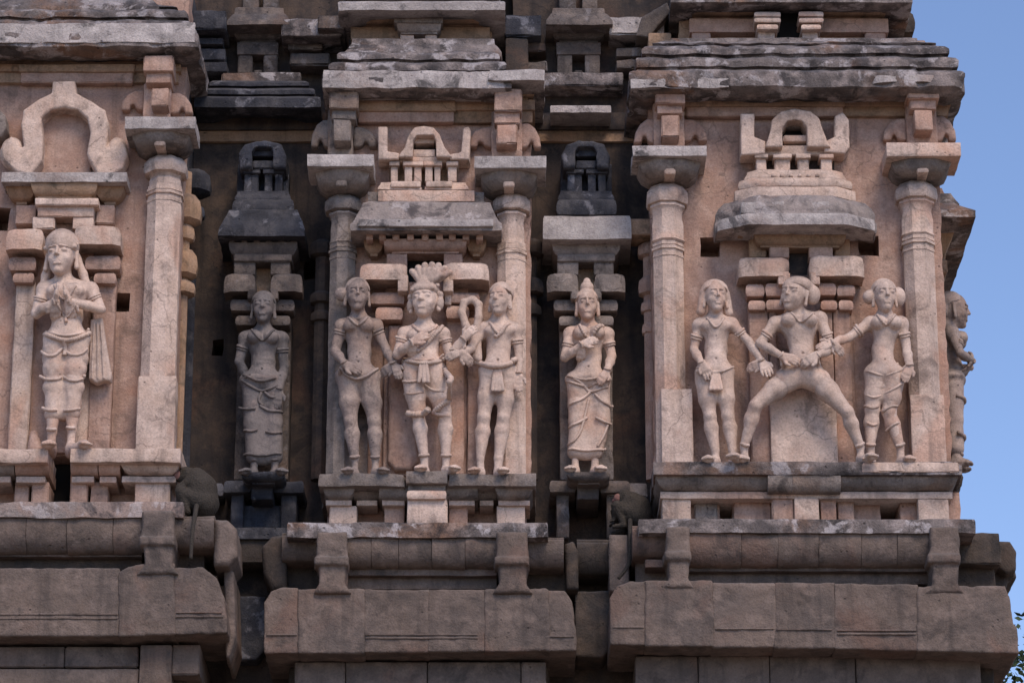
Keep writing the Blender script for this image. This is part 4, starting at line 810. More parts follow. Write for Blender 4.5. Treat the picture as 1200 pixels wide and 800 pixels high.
def head(f, c, s, yaw=0, tilt=0, hairtop=True, w=1.0):
    """egg-shaped head with brow, eyes, nose, mouth, chin and long ears; c = centre"""
    c = np.array(c, float); cy, sy_ = math.cos(yaw), math.sin(yaw); ct, st = math.cos(tilt), math.sin(tilt)
    def T_(p):
        x, y, z = p[0]*s*w, p[1]*s, p[2]*s; x, z = x*ct+z*st, -x*st+z*ct; x, y = x*cy-y*sy_, x*sy_+y*cy; return c+np.array([x, y, z])
    kw = dict(tilt=tilt, yaw=yaw)
    f.ell(T_((0, .01, .035)), (.128*s*w, .150*s, .155*s), .02, **kw)
    f.ell(T_((0, -.03, -.065)), (.100*s*w, .115*s, .125*s), .05, **kw)
    f.ell(T_((0, -.085, -.165)), (.042*s, .045*s, .036*s), .035, **kw)               # chin
    for q in (-1, 1):
        f.ell(T_((.052*q, -.150, .012)), (.036*s, .03*s, .020*s), .012, sub=True, **kw)       # sockets
        f.ell(T_((.052*q, -.117, .006)), (.032*s, .026*s, .017*s), .012, **kw)               # eyes
        f.cap(T_((.018*q, -.146, .043)), T_((.085*q, -.122, .040)), .010*s, .007*s, .012)     # brow
        f.ell(T_((.062*q, -.088, -.062)), (.036*s, .032*s, .034*s), .03, **kw)               # cheek
        f.cap(T_((.132*q, .01, .03)), T_((.138*q, .005, -.06)), .020*s, .014*s, .01); f.cap(T_((.138*q, .005, -.06)), T_((.142*q, .0, -.115)), .018*s, .02*s, .008)  # ear and lobe
    f.cap(T_((0, -.138, .03)), T_((0, -.163, -.035)), .011*s, .018*s, .014)                # nose
    f.cap(T_((-.020, -.147, -.040)), T_((.020, -.147, -.040)), .011*s, .011*s, .008)
    f.cap(T_((-.034, -.132, -.094)), T_((.034, -.132, -.094)), .010*s, .010*s, .006); f.cap(T_((-.026, -.132, -.116)), T_((.026, -.132, -.116)), .012*s, .012*s, .006)
    f.cap(T_((-.036, -.150, -.105)), T_((.036, -.150, -.105)), .004*s, .004*s, .002, sub=True)
    return T_
def figure(name, label, Y, base, J, sex='f', mat='figure', head_r=(14, 20), yaw=0, tilt=0, s=1.0, feet=None, rz=0, extra=None, D=None, hands=None, limb=1.0, toes=True, torso=1.0, floor=None, fd=.30):
    D = D or {}; X0, Z0 = W(base[0], base[1], Y)
    def P(k, d=None):
        if isinstance(k, str): p = J[k]; dd = D.get(k, 0) if d is None else d
        else: p = k; dd = d or 0
        x, z = W(p[0], p[1], Y); return np.array([x-X0, -dd, z-Z0])
    t = thing(name, (X0, Y, Z0), label, 'statue', 'stucco figures standing on the tower ledges', rz)
    xs = [P(k) for k in J if isinstance(J[k], tuple)]; lo = np.min(xs, 0); hi = np.max(xs, 0)
    f = Field((lo[0]-.28, lo[1]-.46, lo[2]-.46), (hi[0]+.28, .34, hi[2]+.34), .0098)
    neck, wa, hp = P('neck'), P('waist'), P('hips'); sl, sr = P('sl'), P('sr'); hl, hr = P('hl'), P('hr')
    sw = (sr[0]-sl[0])/2; hw = J.get('hw', 24)*.01; ww = J.get('ww', 18)*.01*.84
    ch = (sl+sr)/2; rib = ch*.52+wa*.48
    # torso
    f.ell(ch+(0, 0, -.07*s), (sw*.86*torso, .15*s, .15*s), .05)
    f.ell(rib, ((sw*.7+ww)*.50*torso, .14*s, .2*s), .06)
    f.ell(wa, (ww, .125*s, .15*s), .06)
    f.ell((wa+hp)/2+(0, -.04*s, 0), (ww*.96, .12*s, .13*s), .05)
    f.ell(hp, (hw*1.0, .16*s, .14*s), .06)
    f.cap(neck+(0, .01, .07*s), neck+(0, .015, -.06*s), .074*s, .10*s, .06)
    for q in (sl, sr): f.cap(neck+(0, .03, -.03*s), q, .07*s, .07*s, .06)
    if sex == 'f':
        for q in (-1, 1): f.ell(ch*.78+rib*.22+(q*sw*.45, -.125*s, 0), (.092*s, .092*s, .088*s), .02)
    else:
        for q in (-1, 1): f.ell(ch+(q*sw*.40, -.105*s, -.05*s), (.10*s, .06*s, .07*s), .04)
    nav = (wa*.35+hp*.65)+(0, -.165*s, .02); f.ell(nav, (.012, .03, .014), .01, sub=True)
    # arms
    L = limb
    for a in ('l', 'r'):
        S_, E, Wr = P('s'+a), P('e'+a), P('w'+a)
        f.ell(S_+(0, 0, -.01), (.088*s, .09*s, .092*s), .04)
        f.cap(S_, E, .072*s*L, .053*s*L, .03); f.cap(E, E*.6+Wr*.4, .053*s*L, .056*s*L, .015); f.cap(E*.6+Wr*.4, Wr, .056*s*L, .037*s*L, .02)
        if 'h'+a in J:
            Hh = P('h'+a); h_ = (hands or {}).get(a, {})
            hand(f, Wr, Hh-Wr, 1 if a == 'r' else -1, s*h_.get('s', 1.25), h_.get('curl', .5), h_.get('spread', 1), h_.get('n', (0, -1, 0)), h_.get('thumb', 1))
    # legs
    for a in ('l', 'r'):
        H_, Kn, A = P('h'+('l' if a == 'l' else 'r')) if False else (hl if a == 'l' else hr), P('k'+a), P('a'+a)
        f.cap(H_, H_*.5+Kn*.5, .126*s*J.get('tl', 1), .108*s*J.get('tl', 1), .045); f.cap(H_*.5+Kn*.5, Kn, .108*s*J.get('tl', 1), .072*s, .045); f.ell(Kn+(0, -.03*s, 0), (.06*s, .06*s, .066*s), .03)
        cm = Kn*.68+A*.32+(0, .02*s, 0); f.cap(Kn, cm, .072*s, .084*s, .03); f.cap(cm, A, .084*s, .048*s, .03)
        F_ = np.array(P(feet[a], fd*s))
        if floor: fz = W(0, floor[0], floor[1])[1]-Z0
        else: fz = A[2]-.12
        A0 = A; A = np.array([A[0], A[1], min(A[2], fz+.11)]); f.cap(A0, A, .043*s, .043*s, .02)
        F_[2] = fz+.036; heel = A+(0, .03*s, 0); heel[2] = fz+.04
        f.ell(A+(0, 0, -.02), (.045*s, .05*s, .05*s), .02)
        f.cap(A+(0, -.0, -.03*s), F_*.55+heel*.45+(0, 0, .022), .052*s, .048*s, .03); f.cap(A, F_*.6+heel*.4, .045*s, .045*s, .03); f.cap(heel, F_, .055*s, .046*s, .03)
        dv = F_-heel; dv /= np.linalg.norm(dv)+1e-9; sd_ = np.array([dv[1], -dv[0], 0]); sd_ /= np.linalg.norm(sd_)+1e-9
        f.cap(F_-sd_*.045*s, F_+sd_*.045*s, .032*s, .032*s, .02)
        for i in range(5):
            b = F_+sd_*(i-2)*.027*s; f.cap(b, b+dv*(.065-.006*abs(i-(1 if a == 'l' else 3)))*s+np.array([0, 0, -.006]), .020*s, .016*s, .003)
    hc = P('head', D.get('head', .06))+(0, 0, -.02); hs = head_r[1]*.0106/.195*1.0
    TT = head(f, hc, hs, yaw, tilt, w=head_r[0]*.01/(.135*hs))
    if extra and 'body' in extra: extra['body'](f, P)
    f.rough(.009, 5, nsd()); f.rough(.006, 14, nsd())
    obj('body', smesh('body', f), M[mat], t)
    def bead(nm, pts, r, fld=f, closed=False, lift=.3, sm=2, lump=0):
        r = r*1.2; lift = .5; pts = smoothc(pts, sm) if sm else pts; Q = resample(pts, .8); o = []
        for p in Q:
            x, z = W(p[0], p[1], Y); x -= X0; z -= Z0; y = fld.front(x, z)
            if y is None: y = o[-1][1] if o else 0
            o.append([x, y-r*lift, z])
        ys = [q[1] for q in o]
        for i in range(1, len(o)-1): o[i][1] = (ys[i-1]+ys[i]+ys[i+1])/3
        if len(o) < 3: return
        rr = [r*(1+(lump*math.sin(i*2.2) if lump else 0)) for i in range(len(o))]
        return obj(nm, mk(nm, *tube(o, rr, 6), smooth=180), M[mat], t)
    def sub(nm, fn, h=.011, box=None, rgh=.006, m=None):
        b = box or (lo-(.3, .45, .25), hi+np.array((.3, .4, .4))); g = Field(b[0], b[1], h); fn(g, P); 
        if rgh: g.rough(rgh, 11, nsd())
        return obj(nm, smesh(nm, g), M[m or mat], t), g
    return t, P, f, bead, sub, TT, hs
def bx_(P, pts, m=.12, y0=-.55, y1=.35):
    q = np.array([P(p) for p in pts]); a = q.min(0)-m; b = q.max(0)+m; a[1] = y0; b[1] = y1; return (a, b)
def limb_bands(bead, J, s=1, arm=True, ankle=True, f=.42, keys='lr'):
    for a in keys:
        if arm:
            S_, E = np.array(J['s'+a]), np.array(J['e'+a]); c = S_*(1-f)+E*f; d = (E-S_)/np.linalg.norm(E-S_); n = np.array([-d[1], d[0]])*6.2*s
            bead('armlet', [tuple(c-n), tuple(c+d*1.5), tuple(c+n)], .016); bead('armlet', [tuple(c-n+d*3), tuple(c+d*4.5), tuple(c+n+d*3)], .011)
            Wq, E2 = np.array(J['w'+a]), E; d = (Wq-E2)/np.linalg.norm(Wq-E2); n = np.array([-d[1], d[0]])*3.6*s; c = Wq-d*2; bead('bangle', [tuple(c-n), tuple(c+d), tuple(c+n)], .012)
        if ankle:
            A, Kn = np.array(J['a'+a]), np.array(J['k'+a]); d = (A-Kn)/np.linalg.norm(A-Kn); n = np.array([-d[1], d[0]])*4.4*s; c = A-d*2; bead('anklet', [tuple(c-n), tuple(c+d*1.5), tuple(c+n)], .018)
def hair_cap(sub, P, TT, hs, r=1.0, buns=(), top=0, nm='hair', back=()):
    def fn(g, P_):
        g.ell(TT((0, .04, .07)), (.136*hs*r, .150*hs, .138*hs), .02)
        g.ell(TT((0, -.05, -.0)), (.16*hs, .17*hs, .095*hs), .015, sub=True)
        for b in buns: g.ell(TT(b[0]), tuple(q*hs for q in b[1]), .015)
        for b in back: g.cap(TT(b[0]), TT(b[1]), b[2]*hs, b[3]*hs, .02)
    c = TT((0, 0, 0)); return sub(nm, fn, .011, (c-np.array((.42, .35, .42))*max(hs, .9), c+np.array((.42, .35, .42))*max(hs, .9)))
YFIG = -.34
# ---- 1 praying figure of the left bay
J = dict(head=(73, 300), neck=(75, 326), sl=(52, 339), sr=(106, 339), el=(44, 371), er=(119, 366), wl=(68, 362), wr=(84, 362), hl=(65, 410), hr=(90, 410), waist=(79, 372), hips=(79, 398), kl=(63, 456), kr=(86, 456), al=(61, 506), ar=(84, 504), ww=22, hw=28, tl=1.05)
D = dict(el=.10, er=.10, wl=.25, wr=.25)
t, P, f, bead, sub, TT, hs = figure('praying_statue', 'pale statue in a round cap with palms pressed together at the left of the tower', YL+YFIG, (78, 527), J, 'm', 'figure', (17.5, 24.5), s=1.1, yaw=-.15, floor=(525, YL-.64), feet=dict(l=(62, 519), r=(104, 519)), D=D, torso=1.05)
def prayer(g, P):
    for sgn, (wx, tx) in ((-1, ((68, 362), (72, 337))), (1, ((84, 362), (77, 337)))):
        w = P(wx, .26); e = P(tx, .30)
        hand(g, w, e-w, -sgn, 1.25, .05, .5, nrm=(sgn, -.35, 0), thumb=-1)
sub('joined_hands', prayer, .0095, bx_(P, [(60, 330), (92, 370)]))
def cap_(g, P):
    g.ell(TT((0, .01, .095)), (.15*hs, .16*hs, .15*hs), .02); g.cap(TT((-.135, -.06, .055)), TT((.135, -.06, .055)), .02*hs, .02*hs, .015)
    g.ell(TT((0, -.04, -.06)), (.2*hs, .22*hs, .105*hs), .01, sub=True)
c = TT((0, 0, 0)); sub('round_cap', cap_, .011, (c-.34, c+.34))
bead('cap_band', [(56, 292), (64, 286), (74, 284), (86, 286), (92, 291)], .018)
sub('hanging_hair', lambda g, P: g.line([P((60, 300), -.02), P((53, 322), -.04), P((49, 342), -.06)], .05, .03, .05), .012); sub('hanging_hair', lambda g, P: g.line([P((89, 300), -.02), P((97, 320), -.04), P((104, 342), -.06)], .05, .03, .05), .012)
def dhoti(g, P):
    for a, x in (('l', 0), ('r', 1)):
        H_, K_, A_ = P('h'+a), P('k'+a), P('a'+a)
        g.cap(H_, K_, .138, .098, .05); g.cap(K_, K_*.42+A_*.58, .098, .088, .03)
        for q, rr in ((.25, .015), (.95, .014)): 
            m = H_*(1-q)+K_*q; g.cap(m-(.04, 0, 0), m+(.04, 0, 0), .112-.025*q, .112-.025*q, .03)
        m = K_*.42+A_*.58; g.cap(m-(.01, 0, 0), m+(.01, 0, 0), .08, .08, .03)
    g.ell(P('hips'), (.27, .175, .12), .05); g.cap(P((76, 430), -.05), P((74, 482), -.05), .1, .1, .03)
o, g = sub('dhoti', dhoti)
for pts in ([(49, 412), (56, 421), (66, 422), (75, 411)], [(76, 411), (84, 421), (96, 420), (103, 411)], [(47, 441), (56, 448), (68, 448), (73, 444)], [(76, 444), (84, 450), (94, 449), (100, 442)], [(50, 478), (58, 484), (68, 483)], [(76, 483), (84, 484), (95, 480)]): bead('cloth_fold', pts, .016, g)
bead('belt', [(53, 393), (62, 400), (78, 405), (94, 402), (106, 392)], .024, g, lump=.25); bead('belt', [(54, 389), (64, 396), (78, 400), (94, 397), (105, 388)], .014, g); bead('belt_tassel', [(77, 404), (78, 412), (77, 420)], .025, g)
bead('necklace', [(66, 340), (71, 352), (77, 358), (84, 352), (91, 341)], .012); bead('necklace', [(71, 366), (77, 377), (83, 378), (92, 366)], .012); bead('pendant', [(79, 379), (80, 384)], .018, sm=0)
limb_bands(bead, J, 1.1)
sub('hanging_scarf', lambda g, P: (g.poly([(P(q)[0], P(q)[2]) for q in ((106, 374), (120, 372), (124, 400), (131, 440), (130, 447), (121, 446), (113, 449), (104, 444))], -.02, .12, .03), [g.line([P((111+i*4, 380), .04), P((108+i*7, 444), .03)], .012, .015) for i in range(3)]), .012, bx_(P, [(104, 370), (134, 450)]))
sub('rock_support', lambda g, P: (g.cap(P((40, 524), -.1), P((38, 504), -.14), .09, .05, .03)), .014, bx_(P, [(28, 495), (52, 530)]), .012, 'wall')
# ---- 2 dark woman in the left recess
J = dict(head=(309, 361), neck=(309, 383), sl=(288, 396), sr=(330, 396), el=(280, 424), er=(333, 430), wl=(292, 446), wr=(328, 461), hr=(319, 455), hl=(296, 455), waist=(309, 427), hips=(307, 446), kl=(296, 497), kr=(321, 497), al=(298, 541), ar=(322, 541), ww=17, hw=27)
J2 = dict(J)
def mkskirt(sub, P, J, hem, wide=.127, hw=.26, mid=True, k2=.095):
    def fn(g, P):
        for a in 'lr':
            H_, K_, A_ = P('h'+a), P('k'+a), P('a'+a); g.cap(H_, K_, wide, k2+.01, .04); e = K_*(1-hem)+A_*hem; g.cap(K_, e, k2+.005, k2, .03)
        if mid:
            a, b = P('kl')*(1-hem)+P('al')*hem, P('kr')*(1-hem)+P('ar')*hem; g.cap(a, b, .08, .08, .03, fy=.8); m1 = (P('hl')+P('hr'))/2-(0, 0, .1); g.cap(m1, (a+b)/2, .1, .1, .06, fy=.8)
        g.ell(P('hips'), (hw, .17, .1), .04)
    return sub('skirt', fn)
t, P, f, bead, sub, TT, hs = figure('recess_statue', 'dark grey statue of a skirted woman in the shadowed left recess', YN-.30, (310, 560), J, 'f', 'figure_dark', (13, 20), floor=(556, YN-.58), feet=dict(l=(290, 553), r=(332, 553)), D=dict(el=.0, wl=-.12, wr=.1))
sub('hand', lambda g, P: hand(g, P((328, 461), .1), P((324, 482), .12)-P((328, 461), .1), 1, 1.3, .3), .0095, bx_(P, [(316, 455), (340, 486)]))
o, g = mkskirt(sub, P, J, .86)
for pts in ([(284, 448), (296, 458), (308, 462), (322, 458), (334, 448)], [(285, 441), (296, 449), (309, 452), (324, 447)], [(280, 478), (290, 483), (300, 482)], [(307, 463), (303, 473), (309, 478)], [(311, 463), (320, 471), (333, 466)], [(305, 478), (318, 486), (331, 484)], [(286, 505), (295, 509), (302, 506)], [(312, 508), (322, 511), (330, 508)], [(286, 533), (305, 537), (330, 533)]): bead('cloth_fold', pts, .015, g)
hair_cap(sub, P, TT, hs); bead('necklace', [(296, 392), (303, 402), (309, 405), (316, 401), (322, 392)], .013); limb_bands(bead, J)
# ---- 3 woman at the left of the middle trio
J = dict(head=(419, 346), neck=(420, 369), sl=(401, 382), sr=(440, 382), el=(393, 413), er=(452, 409), wl=(405, 433), wr=(462, 431), hl=(408, 448), hr=(433, 448), waist=(421, 414), hips=(420, 440), kl=(411, 494), kr=(439, 494), al=(416, 538), ar=(440, 538), ww=17, hw=27)
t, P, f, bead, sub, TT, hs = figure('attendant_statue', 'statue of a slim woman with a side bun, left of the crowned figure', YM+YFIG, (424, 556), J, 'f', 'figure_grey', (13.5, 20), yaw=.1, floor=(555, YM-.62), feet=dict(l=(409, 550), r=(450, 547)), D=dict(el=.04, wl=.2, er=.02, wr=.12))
sub('hand', lambda g, P: hand(g, P((405, 433), .2), P((420, 440), .2)-P((405, 433), .2), -1, 1.3, .7), .0095, bx_(P, [(398, 425), (476, 452)])); sub('hand', lambda g, P: hand(g, P((462, 431), .12), P((468, 446), .16)-P((462, 431), .12), 1, 1.2, .5), .0095, bx_(P, [(398, 425), (476, 452)]))
hair_cap(sub, P, TT, hs, buns=[((-.18, .04, .02), (.075, .07, .08))]); bead('necklace', [(408, 374), (413, 384), (420, 388), (428, 384), (433, 374)], .014); bead('necklace', [(411, 373), (420, 380), (430, 373)], .012)
bead('hip_band', [(399, 437), (408, 446), (420, 449), (432, 445), (443, 434)], .016); limb_bands(bead, J, f=.25)
# ---- 4 crowned figure
J = dict(head=(498, 352), neck=(498, 378), sl=(474, 391), sr=(519, 391), el=(466, 419), er=(528, 420), wl=(484, 409), wr=(544, 402), hl=(484, 440), hr=(508, 440), waist=(497, 412), hips=(496, 430), kl=(490, 486), kr=(521, 488), al=(497, 536), ar=(523, 536), ww=20, hw=26, tl=1.06)
t, P, f, bead, sub, TT, hs = figure('crowned_statue', 'crowned statue with a fan-shaped headdress and bead garland on the middle pedestal', YM+YFIG-.06, (508, 550), J, 'm', 'figure', (16, 21), yaw=-.25, floor=(552, YM-.70), feet=dict(l=(494, 546), r=(533, 548)), D=dict(el=.10, wl=.24, er=.06, wr=.16), torso=1.05)
sub('hand', lambda g, P: hand(g, P((484, 409), .24), P((498, 401), .26)-P((484, 409), .24), -1, 1.3, .8), .0095, bx_(P, [(478, 384), (566, 415)])); sub('hand', lambda g, P: hand(g, P((544, 402), .16), P((555, 392), .2)-P((544, 402), .16), 1, 1.2, .6), .0095, bx_(P, [(478, 384), (566, 415)]))
def crown(g, P):
    g.ell(TT((0, .0, .10)), (.15*hs, .15*hs, .09*hs), .02)
    for i in range(7):
        a = math.radians(-38+i*15)
        for L_, y_ in ((.27, .02), (.19, -.05)): g.cap(TT((0, y_, .13)), TT((L_*1.0*math.sin(a)+.03, y_, .12+L_*math.cos(a))), .03*hs, .034*hs, .006)
    g.ell(TT((0, -.05, .16)), (.075*hs, .06*hs, .09*hs), .01)
    for x in (-.1, -.05, 0, .05, .1): g.ell(TT((x, -.13+abs(x)*.3, .09)), (.024*hs,)*3, .01)
    for q in (-1, 1): g.ell(TT((.15*q, .02, -.04)), (.04*hs, .05*hs, .08*hs), .01); g.ell(TT((.15*q, .02, .05)), (.035*hs, .05*hs, .04*hs), .01)
    g.ell(TT((0, -.09, -.03)), (.12*hs, .12*hs, .1*hs), .01, sub=True)
c = TT((0, 0, .1)); sub('fan_headdress', crown, .0098, (c-.46, c+.46))
bead('headband', [(482, 338), (490, 335), (499, 334), (508, 336), (514, 340)], .016, lump=.3)
def shorts(g, P):
    for a in 'lr': H_, K_ = P('h'+a), P('k'+a); g.cap(H_, H_*.12+K_*.88, .135, .098, .04)
    g.ell(P('hips'), (.25, .17, .1), .04)
o, g = sub('short_garment', shorts)
bead('belt', [(472, 424), (484, 430), (497, 432), (510, 430), (521, 423)], .02, g, lump=.2); bead('belt', [(473, 420), (485, 426), (497, 428), (510, 425), (520, 419)], .012, g)
sub('cloth_end', lambda g, P: [g.cap(P((497+q, 430), .17), P((497+q*1.9, 453), .185), .022, .022, .008) for q in (-3, 0, 3)], .011, bx_(P, [(484, 424), (510, 460)]))
bead('garland', [(520, 432), (526, 448), (530, 462), (526, 472), (518, 478), (510, 484)], .026, g, lump=.3, sm=1); bead('garter', [(478, 485), (486, 488), (494, 488), (502, 486)], .03, g, lump=.25, sm=1); bead('garter', [(508, 484), (515, 489), (526, 489)], .022, g)
for pts in ([(472, 448), (480, 452), (494, 449)], [(474, 462), (483, 466), (496, 462)], [(498, 452), (508, 462), (520, 462)]): bead('cloth_fold', pts, .013, g)
bead('sash', [(519, 384), (511, 397), (500, 408), (489, 418)], .02, lump=.2); bead('necklace', [(484, 383), (490, 393), (498, 396), (507, 392), (512, 383)], .016, lump=.25); limb_bands(bead, J, 1.15, f=.3)
# hooked staff between figures 4 and 5
X0, Z0 = W(551, 420, YM-.38); hk = thing('hooked_ring', (X0, YM-.38, Z0), 'looped stone ring raised between the crowned figure and the slim figure', 'carving')
g = Field((-.3, -.12, -.16), (.3, .16, .82), .011)
q = [np.array([W(a, b, YM-.38)[0]-X0, 0, W(a, b, YM-.38)[1]-Z0]) for a, b in ((558, 418), (555, 396), (546, 382), (541, 366), (544, 354), (554, 351), (561, 357), (561, 372), (558, 388), (556, 398))]
g.line(q, .045, .02, .045); g.cap(q[0], q[0]+(0, 0, -.06), .05, .04, .02); g.rough(.005, 11, 3); o = obj('ring_body', smesh('ring_body', g), M['figure'], hk)
# ---- 5 slim figure
J = dict(head=(586, 351), neck=(585, 373), sl=(567, 386), sr=(604, 386), el=(552, 412), er=(608, 413), wl=(540, 420), wr=(608, 440), hl=(573, 445), hr=(593, 445), waist=(584, 415), hips=(583, 436), kl=(567, 490), kr=(590, 490), al=(563, 537), ar=(584, 537), ww=17, hw=23, tl=.93)
t, P, f, bead, sub, TT, hs = figure('slim_statue', 'slim pink-white statue with a rolled belt at the right of the middle trio', YM+YFIG, (582, 554), J, 'm', 'figure', (12, 20), yaw=-.35, floor=(555, YM-.62), feet=dict(l=(556, 551), r=(590, 551)), D=dict(el=.1, wl=.2, er=.0, wr=.04), limb=.92)
sub('hand', lambda g, P: hand(g, P((540, 420), .2), P((530, 424), .22)-P((540, 420), .2), -1, 1.15, .6), .0095, bx_(P, [(520, 412), (618, 465)])); sub('hand', lambda g, P: hand(g, P((608, 440), .04), P((607, 458), .06)-P((608, 440), .04), 1, 1.25, .2), .0095, bx_(P, [(520, 412), (618, 465)]))
hair_cap(sub, P, TT, hs); bead('belt', [(561, 426), (571, 433), (583, 435), (595, 432), (604, 424)], .03)
sub('cloth_end', lambda g, P: [g.cap(P((583+q, 436), .14), P((583+q*2.1, 462), .155), .02, .022, .008) for q in (-3, -1, 1, 3)], .011, bx_(P, [(570, 430), (596, 470)]))
bead('necklace', [(574, 380), (579, 392), (586, 398), (591, 391), (596, 380)], .015); bead('sash', [(597, 382), (590, 391), (583, 400), (579, 398)], .017, lump=.2); limb_bands(bead, J, ankle=False, f=.5, keys='r')
sub('hanging_cloth', lambda g, P: g.line([P((560, 395), .05), P((560, 422), .06)], .04, .02, .05), .012, bx_(P, [(554, 390), (568, 428)]))
# ---- 6 woman in the right recess
J = dict(head=(688, 358), neck=(689, 379), sl=(669, 391), sr=(711, 391), el=(662, 422), er=(717, 418), wl=(682, 412), wr=(711, 440), hl=(677, 455), hr=(702, 455), waist=(690, 420), hips=(689, 445), kl=(677, 494), kr=(705, 494), al=(674, 532), ar=(697, 532), ww=18, hw=27)
t, P, f, bead, sub, TT, hs = figure('skirted_statue', 'pale statue of a woman in a wrapped skirt in the right recess', YN-.26, (688, 553), J, 'f', 'figure', (12.5, 19.5), floor=(553, YN-.54), feet=dict(l=(668, 547), r=(703, 547)), D=dict(el=.10, wl=.25, er=.02, wr=.16))
sub('hand', lambda g, P: hand(g, P((682, 412), .25), P((697, 407), .27)-P((682, 412), .25), -1, 1.2, .8), .0095, bx_(P, [(674, 398), (722, 458)])); sub('hand', lambda g, P: hand(g, P((711, 440), .16), P((703, 452), .2)-P((711, 440), .16), 1, 1.2, .6), .0095, bx_(P, [(674, 398), (722, 458)]))
o, g = mkskirt(sub, P, J, .93)
for pts in ([(664, 448), (676, 455), (689, 456), (702, 452), (714, 444)], [(665, 443), (677, 449), (690, 450), (704, 446)], [(672, 447), (684, 455), (692, 464), (712, 456)], [(667, 476), (680, 473), (692, 462)], [(697, 465), (706, 475), (718, 478)], [(667, 502), (679, 498), (688, 492)], [(698, 492), (708, 498), (716, 498)], [(666, 522), (674, 519), (682, 505), (690, 470)], [(666, 528), (688, 531), (710, 528)], [(700, 526), (708, 512), (712, 500)]): bead('cloth_fold', pts, .014, g)
hair_cap(sub, P, TT, hs, buns=[((0, 0, .21), (.075, .075, .075)), ((0, .0, .28), (.04, .04, .045))], nm='topknot_hair')
bead('necklace', [(678, 385), (683, 398), (690, 402), (697, 396), (701, 385)], .014, lump=.3); bead('sash', [(706, 384), (699, 392), (694, 400), (689, 408)], .022, lump=.3); limb_bands(bead, J, f=.45)
# ---- 7 long-haired figure
J = dict(head=(838, 348), neck=(838, 370), sl=(820, 381), sr=(857, 380), el=(813, 409), er=(876, 402), wl=(822, 431), wr=(892, 430), hl=(827, 446), hr=(848, 446), waist=(839, 411), hips=(838, 436), kl=(832, 488), kr=(853, 488), al=(838, 527), ar=(859, 527), ww=16, hw=23, tl=.95)
t, P, f, bead, sub, TT, hs = figure('long_haired_statue', 'statue with hair falling to both shoulders beside the left pillar of the right bay', YR+YFIG, (848, 543), J, 'm', 'figure', (13, 20), yaw=.15, floor=(541, YR-.64), feet=dict(l=(828, 540), r=(868, 541)), D=dict(el=.0, wl=.14, er=.08, wr=.18), limb=.95)
sub('hand', lambda g, P: hand(g, P((822, 431), .15), P((830, 446), .17)-P((822, 431), .15), -1, 1.25, .4, 1.2), .0095, bx_(P, [(814, 424), (908, 456)])); sub('hand', lambda g, P: hand(g, P((892, 430), .18), P((899, 449), .26)-P((892, 430), .18), 1, 1.3, .3, 1.3), .0095, bx_(P, [(814, 424), (908, 456)]))
hair_cap(sub, P, TT, hs, r=1.1, back=[((-.13, .03, .05), (-.17, .05, -.16), .05, .05), ((.13, .03, .05), (.17, .05, -.16), .05, .05)], nm='long_hair')
bead('necklace', [(828, 375), (833, 386), (838, 390), (844, 385), (848, 375)], .012); bead('hip_band', [(816, 434), (827, 440), (838, 442), (849, 439), (859, 432)], .012)
sub('cloth_end', lambda g, P: [g.cap(P((838+q, 440), .14), P((838+q*2.1, 461), .155), .02, .022, .008) for q in (-3, -1, 1, 3)], .011, bx_(P, [(826, 432), (850, 468)])); limb_bands(bead, J, ankle=False, f=.5)
# ---- 8 striding figure
J = dict(head=(931, 345), neck=(934, 365), sl=(909, 379), sr=(961, 373), el=(890, 405), er=(974, 412), wl=(915, 425), wr=(955, 424), tl=1.12, hl=(931, 437), hr=(948, 434), waist=(939, 408), hips=(940, 428), kl=(884, 479), kr=(992, 486), al=(872, 524), ar=(1008, 524), ww=17, hw=21)
t, P, f, bead, sub, TT, hs = figure('striding_statue', 'statue striding with legs wide apart and hands at the waist in the right bay', YR+YFIG-.1, (938, 543), J, 'f', 'figure', (16, 20), yaw=-.6, tilt=.22, floor=(541, YR-.64), feet=dict(l=(857, 537), r=(1018, 537)), D=dict(el=.08, wl=.22, er=.08, wr=.22, kl=.1, kr=.1), torso=1.0)
sub('hand', lambda g, P: hand(g, P((915, 425), .23), P((932, 431), .25)-P((915, 425), .23), -1, 1.35, .9), .0095, bx_(P, [(905, 412), (964, 442)])); sub('hand', lambda g, P: hand(g, P((955, 424), .23), P((942, 432), .25)-P((955, 424), .23), 1, 1.35, .9), .0095, bx_(P, [(905, 412), (964, 442)]))
def hd(g, P):
    g.ell(TT((0, .03, .085)), (.165*hs, .165*hs, .115*hs), .02); g.ell(TT((.13, .12, .03)), (.085*hs, .09*hs, .11*hs), .04); g.ell(TT((0, -.05, -.02)), (.17*hs, .2*hs, .1*hs), .01, sub=True)
c = TT((0, 0, 0)); sub('wrapped_headcloth', hd, .011, (c-.42, c+.42))
sub('loincloth', lambda g, P: (g.cap(P('hl')*.75+P('kl')*.25, P('hl')*.4+P('hr')*.6, .145, .15, .05), g.cap(P('hr')*.75+P('kr')*.25, P('hl')*.6+P('hr')*.4, .145, .15, .05)), .011)
bead('necklace', [(924, 370), (930, 378), (938, 384), (947, 378), (953, 369)], .013); limb_bands(bead, J, f=.55)
